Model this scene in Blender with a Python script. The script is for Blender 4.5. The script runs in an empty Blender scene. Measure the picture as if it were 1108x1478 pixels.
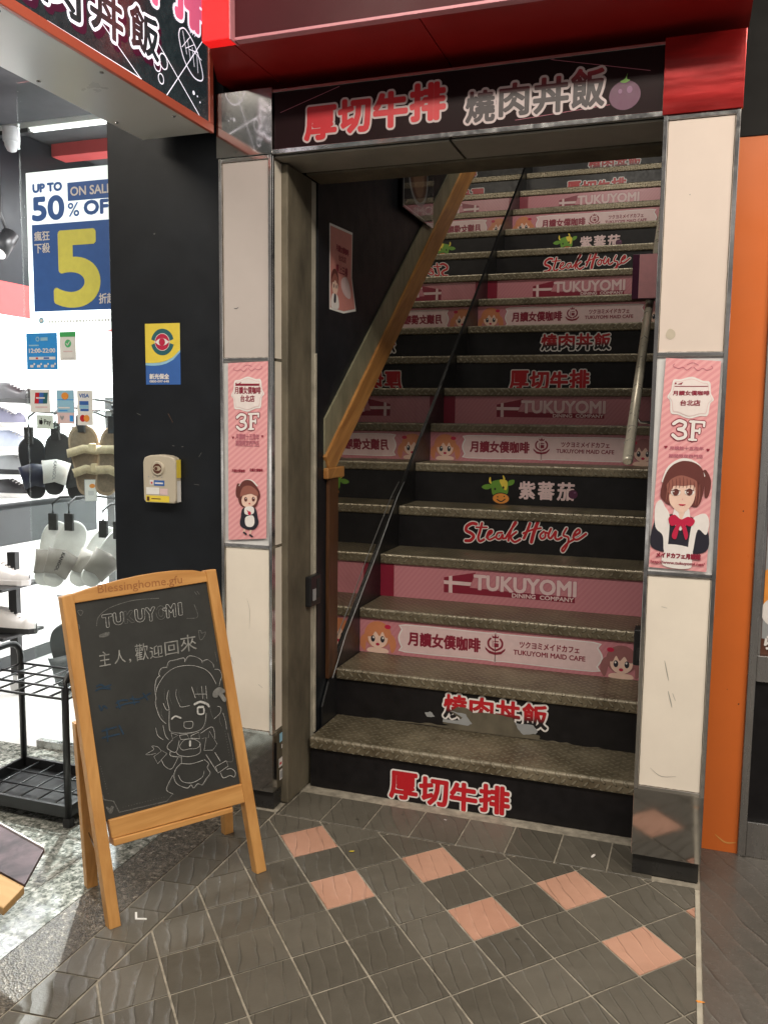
import bpy, bmesh, math, random
from mathutils import Vector, Matrix
random.seed(7)
SC = bpy.context.scene
COL = SC.collection
R = math.radians

# ------------------------------------------------------------------ camera
CAMP = (1.33440, -2.68191, 1.28541)
YAW, PITCH, ROLL, FPX = 0.333970, 0.108553, 0.0118878, 1250.13
f_ = Vector((-math.sin(YAW)*math.cos(PITCH), math.cos(YAW)*math.cos(PITCH), -math.sin(PITCH)))
r0 = Vector((math.cos(YAW), math.sin(YAW), 0)); u0 = r0.cross(f_)
r_ = r0*math.cos(ROLL) + u0*math.sin(ROLL); u_ = -r0*math.sin(ROLL) + u0*math.cos(ROLL)
cam = bpy.data.cameras.new('camera'); camo = bpy.data.objects.new('camera', cam); COL.objects.link(camo)
camo.matrix_world = Matrix(((r_.x, u_.x, -f_.x, CAMP[0]), (r_.y, u_.y, -f_.y, CAMP[1]), (r_.z, u_.z, -f_.z, CAMP[2]), (0, 0, 0, 1)))
cam.sensor_fit = 'VERTICAL'; cam.sensor_height = 36; cam.lens = FPX/1478*36
cam.clip_start = .02; cam.clip_end = 200
SC.camera = camo

# ------------------------------------------------------------------ world and lamps
w = bpy.data.worlds.new("World"); SC.world = w; w.use_nodes = True
bg = w.node_tree.nodes['Background']; bg.inputs[1].default_value = 1.0
_t = w.node_tree; _tc = _t.nodes.new('ShaderNodeTexCoord'); _mp = _t.nodes.new('ShaderNodeMapping'); _mp.inputs['Scale'].default_value = (1.6, 1.6, 4.5)
_nz = _t.nodes.new('ShaderNodeTexNoise'); _nz.inputs['Scale'].default_value = 1.7; _nz.inputs['Detail'].default_value = 2.5
_cr = _t.nodes.new('ShaderNodeValToRGB'); _e = _cr.color_ramp.elements      # the arcade around: dim shopfronts with brighter lit patches
_e[0].position = .42; _e[0].color = (.1, .092, .088, 1); _e[1].position = .72; _e[1].color = (1.5, 1.42, 1.32, 1)
_m = _e.new(.56); _m.color = (.24, .22, .2, 1)
_t.links.new(_tc.outputs['Generated'], _mp.inputs[0]); _t.links.new(_mp.outputs[0], _nz.inputs['Vector']); _t.links.new(_nz.outputs['Fac'], _cr.inputs[0]); _t.links.new(_cr.outputs[0], bg.inputs[0])
SC.view_settings.view_transform = 'Standard'; SC.view_settings.look = 'None'
SC.view_settings.exposure = 0; SC.view_settings.gamma = 1
def area(name, loc, target, sx, sy, power, col):
    l = bpy.data.lights.new(name, 'AREA'); l.shape = 'RECTANGLE'; l.size = sx; l.size_y = sy; l.energy = power; l.color = col
    o = bpy.data.objects.new(name, l); COL.objects.link(o); o.location = loc
    o.rotation_euler = (Vector(target)-Vector(loc)).to_track_quat('-Z', 'Y').to_euler()
    return o
WARM = (1, .915, .79)
area('arcade_ceiling_lamp', (.9, -2.3, 3.2), (.9, -1.8, 0), 2.6, .25, 82, WARM)
area('arcade_ceiling_lamp', (-1.6, -2.0, 3.2), (-1.2, -1.5, 0), 1.8, .25, 40, WARM)
area('arcade_ceiling_lamp', (3.0, -1.9, 3.2), (2.5, -1.2, .5), 1.6, .25, 66, (1, .89, .75))
area('stairwell_lamp', (.72, 1.75, 3.5), (.7, 3.6, 2.9), .6, .2, 14, (1, .92, .8))
area('stairwell_lamp', (.95, .7, 2.72), (.6, 1.7, 1.75), .3, .1, 3, (1, .9, .76))
area('shop_lamp', (-.72, 1.0, 2.6), (-.9, 1.0, 0), .8, 1.1, 75, (1, 1, 1))
area('shop_lamp', (-1.3, 2.5, 2.6), (-1.5, 2.5, 0), 1.4, 1.0, 60, (1, 1, 1))
area('shop_lamp', (-2.05, .2, 2.2), (-1.7, .7, .6), .3, .3, 26, (1, 1, 1))  # unseen lamp added well below the ceiling to light the shoes

_sl = bpy.data.lights.new('shop_spot_lamp', 'SPOT'); _sl.energy = 900; _sl.spot_size = R(40); _sl.spot_blend = .35; _sl.shadow_soft_size = .03
_so = bpy.data.objects.new('shop_spot_lamp', _sl); COL.objects.link(_so); _so.location = (-1.1, .9, 2.6)
_so.rotation_euler = (Vector((-.35, -.85, 0))-Vector((-1.1, .9, 2.6))).to_track_quat('-Z', 'Y').to_euler()

# ------------------------------------------------------------------ materials
class NT:
    def __init__(s, name):
        s.m = bpy.data.materials.new(name); s.m.use_nodes = True; s.t = s.m.node_tree
        s.b = s.t.nodes['Principled BSDF']
    def n(s, k, **kw):
        x = s.t.nodes.new(k)
        for a, v in kw.items(): setattr(x, a, v)
        return x
    def l(s, a, b): s.t.links.new(a, b)
    def math(s, op, a, b=None, c=None):
        x = s.n('ShaderNodeMath', operation=op)
        for i, v in enumerate((a, b, c)):
            if v is None: continue
            if isinstance(v, (int, float)): x.inputs[i].default_value = v
            else: s.l(v, x.inputs[i])
        return x.outputs[0]
    def mix(s, f, a, b):
        x = s.n('ShaderNodeMix', data_type='RGBA')
        for i, v in ((0, f), (6, a), (7, b)):
            if isinstance(v, (int, float)): x.inputs[i].default_value = v
            elif isinstance(v, tuple): x.inputs[i].default_value = (*v, 1)
            else: s.l(v, x.inputs[i])
        return x.outputs[2]
    def noise(s, vec, scale, detail=4, rough=.55, dist=0):
        x = s.n('ShaderNodeTexNoise'); x.inputs['Scale'].default_value = scale; x.inputs['Detail'].default_value = detail
        x.inputs['Roughness'].default_value = rough; x.inputs['Distortion'].default_value = dist
        if vec: s.l(vec, x.inputs['Vector'])
        return x.outputs['Fac']
    def ramp(s, f, a, b):
        x = s.n('ShaderNodeMapRange'); x.inputs[1].default_value = a; x.inputs[2].default_value = b; s.l(f, x.inputs[0]); return x.outputs[0]
    def pos(s): return s.n('ShaderNodeNewGeometry').outputs['Position']
    def bump(s, h, strength, dist=.002):
        x = s.n('ShaderNodeBump'); x.inputs['Strength'].default_value = strength; x.inputs['Distance'].default_value = dist
        s.l(h, x.inputs['Height']); s.l(x.outputs[0], s.b.inputs['Normal'])
def dim(c, k): return tuple(min(1, v*k) for v in c)
def mat(name, col, rough=.5, metal=0, var=.15, scale=9, bump=0, bscale=60, emit=0, spec=.5, coat=0, stretch=None, rvar=.12):
    q = NT(name); b = q.b; p = q.pos()
    if stretch:
        mp = q.n('ShaderNodeMapping'); mp.inputs['Scale'].default_value = stretch; q.l(p, mp.inputs[0]); p = mp.outputs[0]
    nz = q.noise(p, scale, 6, .62)
    f = q.ramp(nz, .3, .7)
    q.l(q.mix(f, dim(col, 1-var), dim(col, 1+var)), b.inputs['Base Color'])
    b.inputs['Metallic'].default_value = metal; b.inputs['Specular IOR Level'].default_value = spec
    n2 = q.ramp(q.noise(p, scale*2.7, 5), .25, .75)
    q.l(q.math('ADD', q.math('MULTIPLY', n2, rvar), rough-rvar/2), b.inputs['Roughness'])
    if bump: q.bump(q.noise(p, bscale, 5), bump)
    if emit:
        b.inputs['Emission Color'].default_value = (*col, 1); b.inputs['Emission Strength'].default_value = emit
    if coat: b.inputs['Coat Weight'].default_value = coat
    return q.m
M = {}
M['steel'] = mat('brushed_steel', (.56, .55, .54), .26, 1, .12, 14, stretch=(1, 1, .15), bump=.03, bscale=40)
M['chrome'] = mat('polished_steel', (.68, .67, .66), .12, 1, .08, 20)
M['mirrorsteel'] = mat('mirror_steel', (.45, .44, .43), .09, 1, .1, 6, bump=.04, bscale=3, rvar=.08)
M['shadeleft'] = mat('acrylic_painted_shade', (.5, .445, .42), .14, 0, .06, 3, coat=.3); M['bounceright'] = mat('acrylic_painted_red_bounce', (.7, .6, .535), .14, 0, .05, 3, coat=.3)  # upper panels: canopy shade and red bounce painted into the acrylic colour
M['redreflcap'] = mat('steel_painted_red_reflection', (.3, .012, .012), .16, .5, .4, 5, stretch=(.6, 1, 4), coat=.3)  # right cap is steel; its red reflection is painted into the colour
M['acrylic'] = mat('white_acrylic', (.83, .755, .655), .16, 0, .05, 5, coat=.3)
M['whitetrim'] = mat('dirty_white_trim', (.42, .39, .32), .5, 0, .25, 14)
M['black'] = mat('black_vinyl', (.010, .009, .010), .4, 0, .35, 20, bump=.02, spec=.3)
M['blackwall'] = mat('black_painted_wall', (.0095, .0115, .015), .42, 0, .3, 5, bump=.06, bscale=30, spec=.3)
M['darkwall'] = mat('dark_stairwell_wall', (.013, .012, .011), .6, 0, .3, 5, bump=.05, spec=.2)
M['blackmetal'] = mat('black_metal', (.014, .014, .015), .35, 0, .2, 20)
M['concrete'] = mat('stained_concrete', (.115, .098, .068), .68, 0, .45, 9, bump=.25, bscale=40, stretch=(1, 1, .45))
M['olive'] = mat('olive_metal_strip', (.24, .225, .15), .45, .2, .3, 12, stretch=(1, 1, .4))
M['stone'] = mat('black_stone', (.025, .024, .023), .3, 0, .3, 12)
M['orange'] = mat('orange_panel', (.75, .172, .03), .32, 0, .06, 3)
M['redsoffit'] = mat('red_soffit_panel', (.4, .017, .016), .33, 0, .1, 3)
M['maroon'] = mat('maroon_fascia', (.075, .014, .018), .34, 0, .2, 2, spec=.12)
M['redglow'] = mat('lit_red_acrylic', (.9, .012, .012), .3, 0, .05, 3, emit=.75)
M['wood'] = None
M['grout'] = mat('grout', (.29, .26, .21), .8, 0, .4, 30, bump=.2)
M['rubber'] = mat('rubber', (.02, .02, .02), .7)
M['plastic'] = mat('beige_plastic', (.52, .46, .36), .4, 0, .04, 10)
M['shopwhite'] = mat('white_paint', (.82, .82, .8), .5, 0, .03, 3)
M['shopgrey'] = mat('grey_paint', (.035, .04, .042), .5, 0, .1, 4)
M['shopdark'] = mat('dark_grey_ceiling', (.05, .05, .055), .6, 0, .1, 4)
M['shopred'] = mat('red_shop_band', (.5, .06, .06), .5, 0, .1, 3)
M['tube'] = mat('lit_tube', (1, 1, .96), .4, 0, .02, 3, emit=1.6)
M['board'] = mat('blackboard', (.03, .031, .029), .62, 0, .3, 7)
def flat(name, col, rough=.42, emit=0, var=.05):
    return mat(name, col, rough, 0, var, 40, emit=emit)
P = {}
P['white'] = flat('print_white', (.78, .74, .72)); P['red'] = flat('print_red', (.52, .012, .02)); P['blk'] = flat('print_black', (.012, .01, .012), .35)
P['pink'] = flat('print_pink', (.66, .27, .31)); P['lpink'] = flat('print_light_pink', (.74, .55, .55)); P['lettergrey'] = flat('print_grey_pink', (.5, .36, .35))
P['maroon'] = flat('print_maroon', (.24, .012, .035)); P['dkpink'] = flat('print_dark_pink', (.45, .14, .19)); P['green'] = flat('print_green', (.14, .32, .035))
P['yellow'] = flat('print_yellow', (.8, .62, .07)); P['purple'] = flat('print_purple', (.085, .012, .05)); P['lpurple'] = flat('print_light_purple', (.18, .07, .15))
P['blue'] = flat('print_blue', (.04, .13, .42)); P['cyan'] = flat('print_cyan', (.03, .3, .75)); P['lblue'] = flat('print_light_blue', (.3, .55, .72)); P['teal'] = flat('print_teal', (.02, .12, .14))
P['hair'] = flat('print_brown_hair', (.13, .035, .03)); P['hairhi'] = flat('print_brown_hair_light', (.3, .11, .085)); P['orangehair'] = flat('print_orange_hair', (.6, .22, .1)); P['mauvehair'] = flat('print_mauve_hair', (.3, .12, .12))
P['skin'] = flat('print_skin', (.8, .56, .46)); P['dress'] = flat('print_dress', (.02, .018, .03)); P['bow'] = flat('print_crimson', (.5, .015, .06)); P['orange'] = flat('print_orange', (.8, .3, .05))
P['paper'] = flat('white_paper', (.8, .79, .76), .5); P['brown'] = flat('print_brown', (.1, .035, .02)); P['grey'] = flat('print_grey', (.32, .33, .34)); P['sgrey'] = flat('print_soft_grey', (.6, .6, .6))
def chalkmat(name, col, k):
    q = NT(name); p = q.pos(); f = q.math('ADD', q.math('MULTIPLY', q.ramp(q.noise(p, 420, 3), .35, .6), .6), q.math('MULTIPLY', q.ramp(q.noise(p, 26, 3), .35, .62), .4))
    q.l(q.mix(f, dim(col, k), col), q.b.inputs['Base Color']); q.b.inputs['Roughness'].default_value = .95; return q.m
P['chalk'] = chalkmat('chalk_white', (.62, .62, .6), .3); P['chalkdim'] = chalkmat('chalk_faint', (.2, .2, .19), .2); P['chalkblue'] = chalkmat('chalk_blue', (.025, .055, .095), .5); P['chalkdust'] = chalkmat('chalk_dust', (.05, .05, .048), .6); P['engrave'] = flat('engraved_wood', (.36, .14, .04), .6)
P['litwhite'] = flat('lit_white_letters', (.9, .88, 1.0), .3, .95); P['litpink'] = flat('lit_pink_letters', (.85, .16, .3), .3, .6); P['signface'] = flat('dark_sign_face', (.02, .03, .034), .25, .55, .6)
P['signred'] = mat('sign_red_frame', (.55, .12, .07), .35, 0, .06, 6); P['silver'] = mat('sign_grey_housing', (.6, .58, .54), .28, 0, .015, 2, rvar=.02)

def gradmat(name, lo, hi, za, zb):
    q = NT(name); tc = q.n('ShaderNodeTexCoord'); sp = q.n('ShaderNodeSeparateXYZ'); q.l(tc.outputs['Object'], sp.inputs[0])
    q.l(q.mix(q.ramp(sp.outputs[2], za, zb), lo, hi), q.b.inputs['Base Color']); q.b.inputs['Roughness'].default_value = .4
    return q.m
P['redblack'] = gradmat('print_red_to_black', (.012, .01, .012), (.5, .012, .02), .062, .088)
P['redblacksign'] = gradmat('print_red_to_black_sign', (.02, .008, .01), (.42, .012, .03), .1, .16)

def striped(name, a, b, k, ang=.8):
    q = NT(name); p = q.pos(); sp = q.n('ShaderNodeSeparateXYZ'); q.l(p, sp.inputs[0])
    s = q.math('SUBTRACT', q.math('MULTIPLY', sp.outputs[0], ang), sp.outputs[2])
    fr = q.math('FRACT', q.math('MULTIPLY', s, k))
    f = q.ramp(q.math('ABSOLUTE', q.math('SUBTRACT', fr, .5)), .2, .3)
    q.l(q.mix(f, a, b), q.b.inputs['Base Color']); q.b.inputs['Roughness'].default_value = .36
    return q.m
P['stripe'] = striped('striped_pink_print', (.72, .31, .33), (.78, .39, .4), 55)
P['riserpink'] = striped('riser_pink_print', (.53, .2, .235), (.56, .225, .255), 40, 1.2)

def woodmat(name, a, b, along, k=1.0):
    q = NT(name); p = q.pos(); mp = q.n('ShaderNodeMapping'); q.l(p, mp.inputs[0])
    d = Vector(along).normalized(); e = d.to_track_quat('Z', 'Y').to_euler()
    mp.vector_type = 'TEXTURE'; mp.inputs['Rotation'].default_value = e; mp.inputs['Scale'].default_value = (1, 1, 9)
    n1 = q.noise(mp.outputs[0], 22*k, 6, .6, .8); n2 = q.noise(mp.outputs[0], 90*k, 3, .5)
    q.l(q.mix(q.ramp(q.math('ADD', q.math('MULTIPLY', n1, .75), q.math('MULTIPLY', n2, .25)), .32, .68), a, b), q.b.inputs['Base Color'])
    q.b.inputs['Roughness'].default_value = .42; q.bump(n2, .08)
    return q.m
AX = (.516, .857, 0)
M['woodup'] = woodmat('pine_upright', (.47, .21, .055), (.68, .36, .12), (.0, .0, 1))
M['woodalong'] = woodmat('pine_rail', (.45, .2, .05), (.68, .36, .12), AX)
M['railwood'] = woodmat('oak_handrail', (.24, .095, .024), (.52, .26, .08), (0, .8, .61))
M['railpost'] = woodmat('oak_post', (.045, .018, .007), (.095, .04, .016), (0, 0, 1))

def slate(name, lo, hi, bumpk=.7, rough=.42, wav=8):
    q = NT(name); p = q.pos(); g = q.n('ShaderNodeNewGeometry'); rnd = g.outputs['Random Per Island']
    mp = q.n('ShaderNodeMapping'); q.l(p, mp.inputs[0]); mp.inputs['Rotation'].default_value = (0, 0, R(-28))
    cb = q.n('ShaderNodeCombineXYZ'); q.l(q.math('MULTIPLY', rnd, 37.0), cb.inputs[0]); q.l(q.math('MULTIPLY', rnd, 11.0), cb.inputs[1]); q.l(cb.outputs[0], mp.inputs['Location'])
    wv = q.n('ShaderNodeTexWave'); wv.wave_type = 'BANDS'; wv.bands_direction = 'X'; wv.wave_profile = 'SAW'
    wv.inputs['Scale'].default_value = wav; wv.inputs['Distortion'].default_value = 3.2; wv.inputs['Detail'].default_value = 2; wv.inputs['Detail Scale'].default_value = .9; wv.inputs['Detail Roughness'].default_value = .4
    q.l(mp.outputs[0], wv.inputs['Vector'])
    n1 = q.noise(p, 40, 5); n2 = q.noise(p, 5, 4); n3 = q.noise(p, 260, 3)
    f = q.math('ADD', q.math('MULTIPLY', q.ramp(n2, .3, .7), .3), q.math('MULTIPLY', rnd, .55)); f = q.math('ADD', f, q.math('MULTIPLY', n1, .2))
    col = q.mix(f, lo, hi)
    edge = q.ramp(wv.outputs['Fac'], .9, 1.0)
    col = q.mix(q.math('MULTIPLY', edge, .3), col, dim(hi, 1.6))  # ridge crests lightened in the colour, like light caught on the relief
    cleft = q.ramp(wv.outputs['Fac'], .1, .0); patch = q.ramp(q.noise(p, 9, 3), .42, .6)
    col = q.mix(q.math('MULTIPLY', q.math('MULTIPLY', cleft, patch), .75), col, dim(lo, .3))  # clefts darkened in the colour for groove dirt and relief shade
    stain = q.ramp(q.noise(p, 2.6, 5, .65), .5, .72); col = q.mix(q.math('MULTIPLY', stain, .3), col, dim(lo, .55))
    vo = q.n('ShaderNodeTexVoronoi'); vo.inputs['Scale'].default_value = 11; vo.inputs['Randomness'].default_value = 1; q.l(p, vo.inputs['Vector'])
    so_ = q.n('ShaderNodeSeparateColor'); q.l(vo.outputs['Color'], so_.inputs[0])
    spot = q.math('MULTIPLY', q.ramp(vo.outputs['Distance'], .09, .05), q.ramp(so_.outputs[1], .78, .8))
    col = q.mix(q.math('MULTIPLY', spot, .6), col, dim(lo, .45))
    q.l(col, q.b.inputs['Base Color'])
    q.l(q.math('ADD', q.math('MULTIPLY', n1, .2), rough-.1), q.b.inputs['Roughness'])
    h = q.math('MULTIPLY', q.math('POWER', wv.outputs['Fac'], 7), q.ramp(q.noise(p, 11, 3), .3, .6)); h = q.math('ADD', h, q.math('MULTIPLY', n1, .22)); h = q.math('ADD', h, q.math('MULTIPLY', n3, .07))
    q.bump(h, bumpk, .006)
    return q.m
M['slate'] = slate('slate_tile', (.07, .063, .05), (.145, .132, .108), .9, .42)
M['slatepink'] = slate('pink_slate_tile', (.4, .2, .135), (.56, .32, .23), 1.0, .5)
M['slateside'] = slate('smooth_slate_tile', (.07, .064, .056), (.12, .11, .097), .35, .26, 5)

def specks(name, cols, scale, rough, bump=0):
    q = NT(name); p = q.pos(); v = q.n('ShaderNodeTexVoronoi'); v.inputs['Scale'].default_value = scale; q.l(p, v.inputs['Vector'])
    sp = q.n('ShaderNodeSeparateColor'); q.l(v.outputs['Color'], sp.inputs[0])
    n = q.noise(p, scale*.28, 5, .7)
    f = q.math('ADD', q.math('MULTIPLY', sp.outputs[0], .5), q.math('MULTIPLY', q.ramp(n, .35, .65), .5))
    cr = q.n('ShaderNodeValToRGB'); q.l(f, cr.inputs[0]); el = cr.color_ramp.elements
    el[0].position = cols[0][0]; el[0].color = (*cols[0][1], 1); el[1].position = cols[-1][0]; el[1].color = (*cols[-1][1], 1)
    for ps, c in cols[1:-1]:
        e = el.new(ps); e.color = (*c, 1)
    q.l(cr.outputs[0], q.b.inputs['Base Color']); q.b.inputs['Roughness'].default_value = rough; q.b.inputs['Specular IOR Level'].default_value = .5 if bump else .85
    if bump: q.bump(v.outputs['Distance'], bump, .003)
    return q.m
M['granite'] = specks('speckled_granite', [(.2, (.07, .075, .065)), (.45, (.2, .21, .185)), (.7, (.36, .36, .32)), (.95, (.6, .59, .55))], 130, .07)
M['pebble'] = specks('pebble_aggregate', [(.15, (.035, .029, .022)), (.55, (.1, .085, .065)), (.8, (.19, .16, .125)), (.97, (.42, .38, .32))], 190, .45, .5)

def treadmat():
    q = NT('diamond_plate'); p = q.pos(); sp = q.n('ShaderNodeSeparateXYZ'); q.l(p, sp.inputs[0])
    v = q.math('SUBTRACT', sp.outputs[1], sp.outputs[2]); u = sp.outputs[0]; K = 29
    a = q.math('MULTIPLY', q.math('ADD', u, v), K); b = q.math('MULTIPLY', q.math('SUBTRACT', u, v), K)
    fa = q.math('SUBTRACT', q.math('FRACT', a), .5); fb = q.math('SUBTRACT', q.math('FRACT', b), .5)
    par = q.math('FLOORED_MODULO', q.math('ADD', q.math('FLOOR', a), q.math('FLOOR', b)), 2)
    def lens(x, y):
        xx = q.math('POWER', q.math('ABSOLUTE', q.math('DIVIDE', x, .5)), 2); yy = q.math('POWER', q.math('ABSOLUTE', q.math('DIVIDE', y, .17)), 2)
        return q.math('SUBTRACT', 1, q.math('ADD', xx, yy))
    h = q.math('ADD', q.math('MULTIPLY', lens(fa, fb), par), q.math('MULTIPLY', lens(fb, fa), q.math('SUBTRACT', 1, par)))
    h = q.math('MINIMUM', q.math('MAXIMUM', q.math('MULTIPLY', h, 2.0), 0), 1)
    n1 = q.noise(p, 7, 6, .65); n2 = q.noise(p, 60, 4)
    dirt = q.ramp(n1, .3, .7)
    base = q.mix(dirt, (.12, .096, .058), (.33, .28, .19)); base = q.mix(q.math('MULTIPLY', h, .65), base, (.42, .38, .28))
    tc = q.n('ShaderNodeTexCoord'); so = q.n('ShaderNodeSeparateXYZ'); q.l(tc.outputs['Object'], so.inputs[0])
    worn = q.math('MULTIPLY', q.math('MULTIPLY', q.ramp(so.outputs[1], .014, .002), q.ramp(so.outputs[2], -.012, -.003)), q.ramp(q.noise(p, 45, 4), .3, .6))
    base = q.mix(q.math('MULTIPLY', worn, .7), base, (.62, .56, .44))
    q.l(q.mix(q.math('MULTIPLY', n2, .35), base, (.05, .042, .028)), q.b.inputs['Base Color'])
    q.b.inputs['Metallic'].default_value = .45
    q.l(q.math('ADD', q.math('MULTIPLY', dirt, .22), .34), q.b.inputs['Roughness'])
    q.bump(q.math('ADD', h, q.math('MULTIPLY', n2, .12)), 1.0, .007)
    return q.m
M['tread'] = treadmat()
def mirrormat():
    q = NT('aged_mirror'); q.b.inputs['Metallic'].default_value = 1; q.b.inputs['Roughness'].default_value = .015
    n = q.ramp(q.noise(q.pos(), 6, 5), .3, .7); q.l(q.mix(n, (.5, .48, .45), (.62, .6, .57)), q.b.inputs['Base Color']); return q.m
M['mirror'] = mirrormat()
def glassmat(name, tint, k):
    q = NT(name); t = q.t; t.nodes.remove(q.b)
    tr = q.n('ShaderNodeBsdfTransparent'); tr.inputs[0].default_value = (*tint, 1)
    gl = q.n('ShaderNodeBsdfGlossy'); gl.inputs['Roughness'].default_value = .02
    lw = q.n('ShaderNodeLayerWeight'); lw.inputs[0].default_value = .5; fr_ = q.math('ADD', q.math('MULTIPLY', q.math('POWER', lw.outputs['Facing'], 4.5), .75), .04)
    mx = q.n('ShaderNodeMixShader'); q.l(q.math('MULTIPLY', fr_, k), mx.inputs[0]); q.l(tr.outputs[0], mx.inputs[1]); q.l(gl.outputs[0], mx.inputs[2])
    q.l(mx.outputs[0], t.nodes['Material Output'].inputs[0]); return q.m
M['glass'] = glassmat('clear_glass', (.93, .96, .95), 1.2)
M['acrylicclear'] = glassmat('clear_acrylic', (.9, .9, .9), 1.2)

# ------------------------------------------------------------------ object helpers
def tag(o, label=None, cat=None, group=None, kind=None):
    if label: o['label'] = label
    if cat: o['category'] = cat
    if group: o['group'] = group
    if kind: o['kind'] = kind
    return o
def thing(name, label, cat, loc=(0, 0, 0), group=None):
    o = bpy.data.objects.new(name, None); COL.objects.link(o); o.location = loc; o.empty_display_size = .05
    return tag(o, label, cat, group)
def wloc(o):
    v = Vector((0, 0, 0))
    while o: v += o.location; o = o.parent
    return v
class MB:
    def __init__(s): s.v = []; s.f = []; s.mi = []; s.smooth = []
    def poly(s, pts, m=0, sm=False):
        k = len(s.v); s.v += [Vector(p) for p in pts]; s.f.append(list(range(k, k+len(pts)))); s.mi.append(m); s.smooth.append(sm)
    def raw(s, vs, fs, m=0, sm=False):
        k = len(s.v); s.v += [Vector(p) for p in vs]
        for f in fs: s.f.append([k+i for i in f]); s.mi.append(m); s.smooth.append(sm)
    def box(s, x0, x1, y0, y1, z0, z1, m=0):
        vs = [(x0,y0,z0),(x1,y0,z0),(x1,y1,z0),(x0,y1,z0),(x0,y0,z1),(x1,y0,z1),(x1,y1,z1),(x0,y1,z1)]
        s.raw(vs, [(3,2,1,0),(4,5,6,7),(0,1,5,4),(1,2,6,5),(2,3,7,6),(3,0,4,7)], m); return s
    def hexa(s, a, b, m=0):          # two matching quads joined into a solid
        s.raw(list(a)+list(b), [(3,2,1,0),(4,5,6,7),(0,1,5,4),(1,2,6,5),(2,3,7,6),(3,0,4,7)], m); return s
    def prism(s, pts, vec, m=0):
        n = len(pts); v = Vector(vec); a = [Vector(p) for p in pts]; b = [p+v for p in a]
        s.raw(a+b, [list(range(n))[::-1], list(range(n, 2*n))]+[(i, (i+1) % n, n+(i+1) % n, n+i) for i in range(n)], m); return s
    def tube(s, pts, r, n=10, m=0, caps=True):
        pts = [Vector(p) for p in pts]; k0 = len(s.v); up = Vector((.13, .27, .95)); rr = r if isinstance(r, (list, tuple)) else [r]*len(pts)
        for i, p in enumerate(pts):
            d = (pts[min(i+1, len(pts)-1)]-pts[max(i-1, 0)]).normalized()
            a = d.cross(up)
            if a.length < .1: a = d.cross(Vector((1, 0, 0)))
            a.normalize(); b = d.cross(a)
            for j in range(n):
                t = 2*math.pi*j/n; s.v.append(p+(a*math.cos(t)+b*math.sin(t))*rr[i])
        for i in range(len(pts)-1):
            for j in range(n):
                s.f.append([k0+i*n+j, k0+i*n+(j+1) % n, k0+(i+1)*n+(j+1) % n, k0+(i+1)*n+j]); s.mi.append(m); s.smooth.append(True)
        if caps:
            for i in (0, len(pts)-1):
                s.f.append([k0+i*n+j for j in range(n)]); s.mi.append(m); s.smooth.append(False)
        return s
    def lathe(s, prof, c, axis=2, n=20, m=0):
        vs = []
        for (rad, h) in prof:
            for j in range(n):
                t = 2*math.pi*j/n; q = [rad*math.cos(t), rad*math.sin(t), h]
                if axis == 0: q = [h, q[0], q[1]]
                if axis == 1: q = [q[0], h, q[1]]
                vs.append((q[0]+c[0], q[1]+c[1], q[2]+c[2]))
        L = len(prof); fs = [(i*n+j, i*n+(j+1) % n, (i+1)*n+(j+1) % n, (i+1)*n+j) for i in range(L-1) for j in range(n)]
        s.raw(vs, fs, m, True); s.raw(vs[:n], [list(range(n))], m); s.raw(vs[-n:], [list(range(n))], m); return s
    def mesh(s, name, mats, off=Vector((0, 0, 0)), fixn=True):
        me = bpy.data.meshes.new(name); me.from_pydata([tuple(v-off) for v in s.v], [], s.f)
        for m in (mats if isinstance(mats, (list, tuple)) else [mats]): me.materials.append(m)
        for p, i, sm in zip(me.polygons, s.mi, s.smooth): p.material_index = i; p.use_smooth = sm
        me.update()
        if fixn:
            bm = bmesh.new(); bm.from_mesh(me); bmesh.ops.recalc_face_normals(bm, faces=bm.faces); bm.to_mesh(me); bm.free()
        return me
    def build(s, name, mats, parent=None, bevel=0, label=None, fixn=True):
        me = s.mesh(name, mats, wloc(parent) if parent else Vector((0, 0, 0)), fixn)
        o = bpy.data.objects.new(name, me); COL.objects.link(o)
        if parent: o.parent = parent
        if bevel:
            b = o.modifiers.new('bevel', 'BEVEL'); b.width = bevel; b.segments = 2; b.limit_method = 'ANGLE'; b.angle_limit = R(50)
        if label: o['label'] = label
        return o
def single(name, label, cat, mb, mats, group=None, bevel=0):      # a thing that is one mesh, its origin at its base centre
    lo = Vector((min(v.x for v in mb.v), min(v.y for v in mb.v), min(v.z for v in mb.v))); hi = Vector((max(v.x for v in mb.v), max(v.y for v in mb.v), 0))
    c = Vector(((lo.x+hi.x)/2, (lo.y+hi.y)/2, lo.z))
    for v in mb.v: v -= c
    o = mb.build(name, mats, None, bevel); o.location = c
    return tag(o, label, cat, group)
def structure(name, mb, mats, fixn=True):
    o = mb.build(name, mats, None, 0, None, fixn); o['kind'] = 'structure'; return o
def box(*a): return MB().box(*a)

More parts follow.
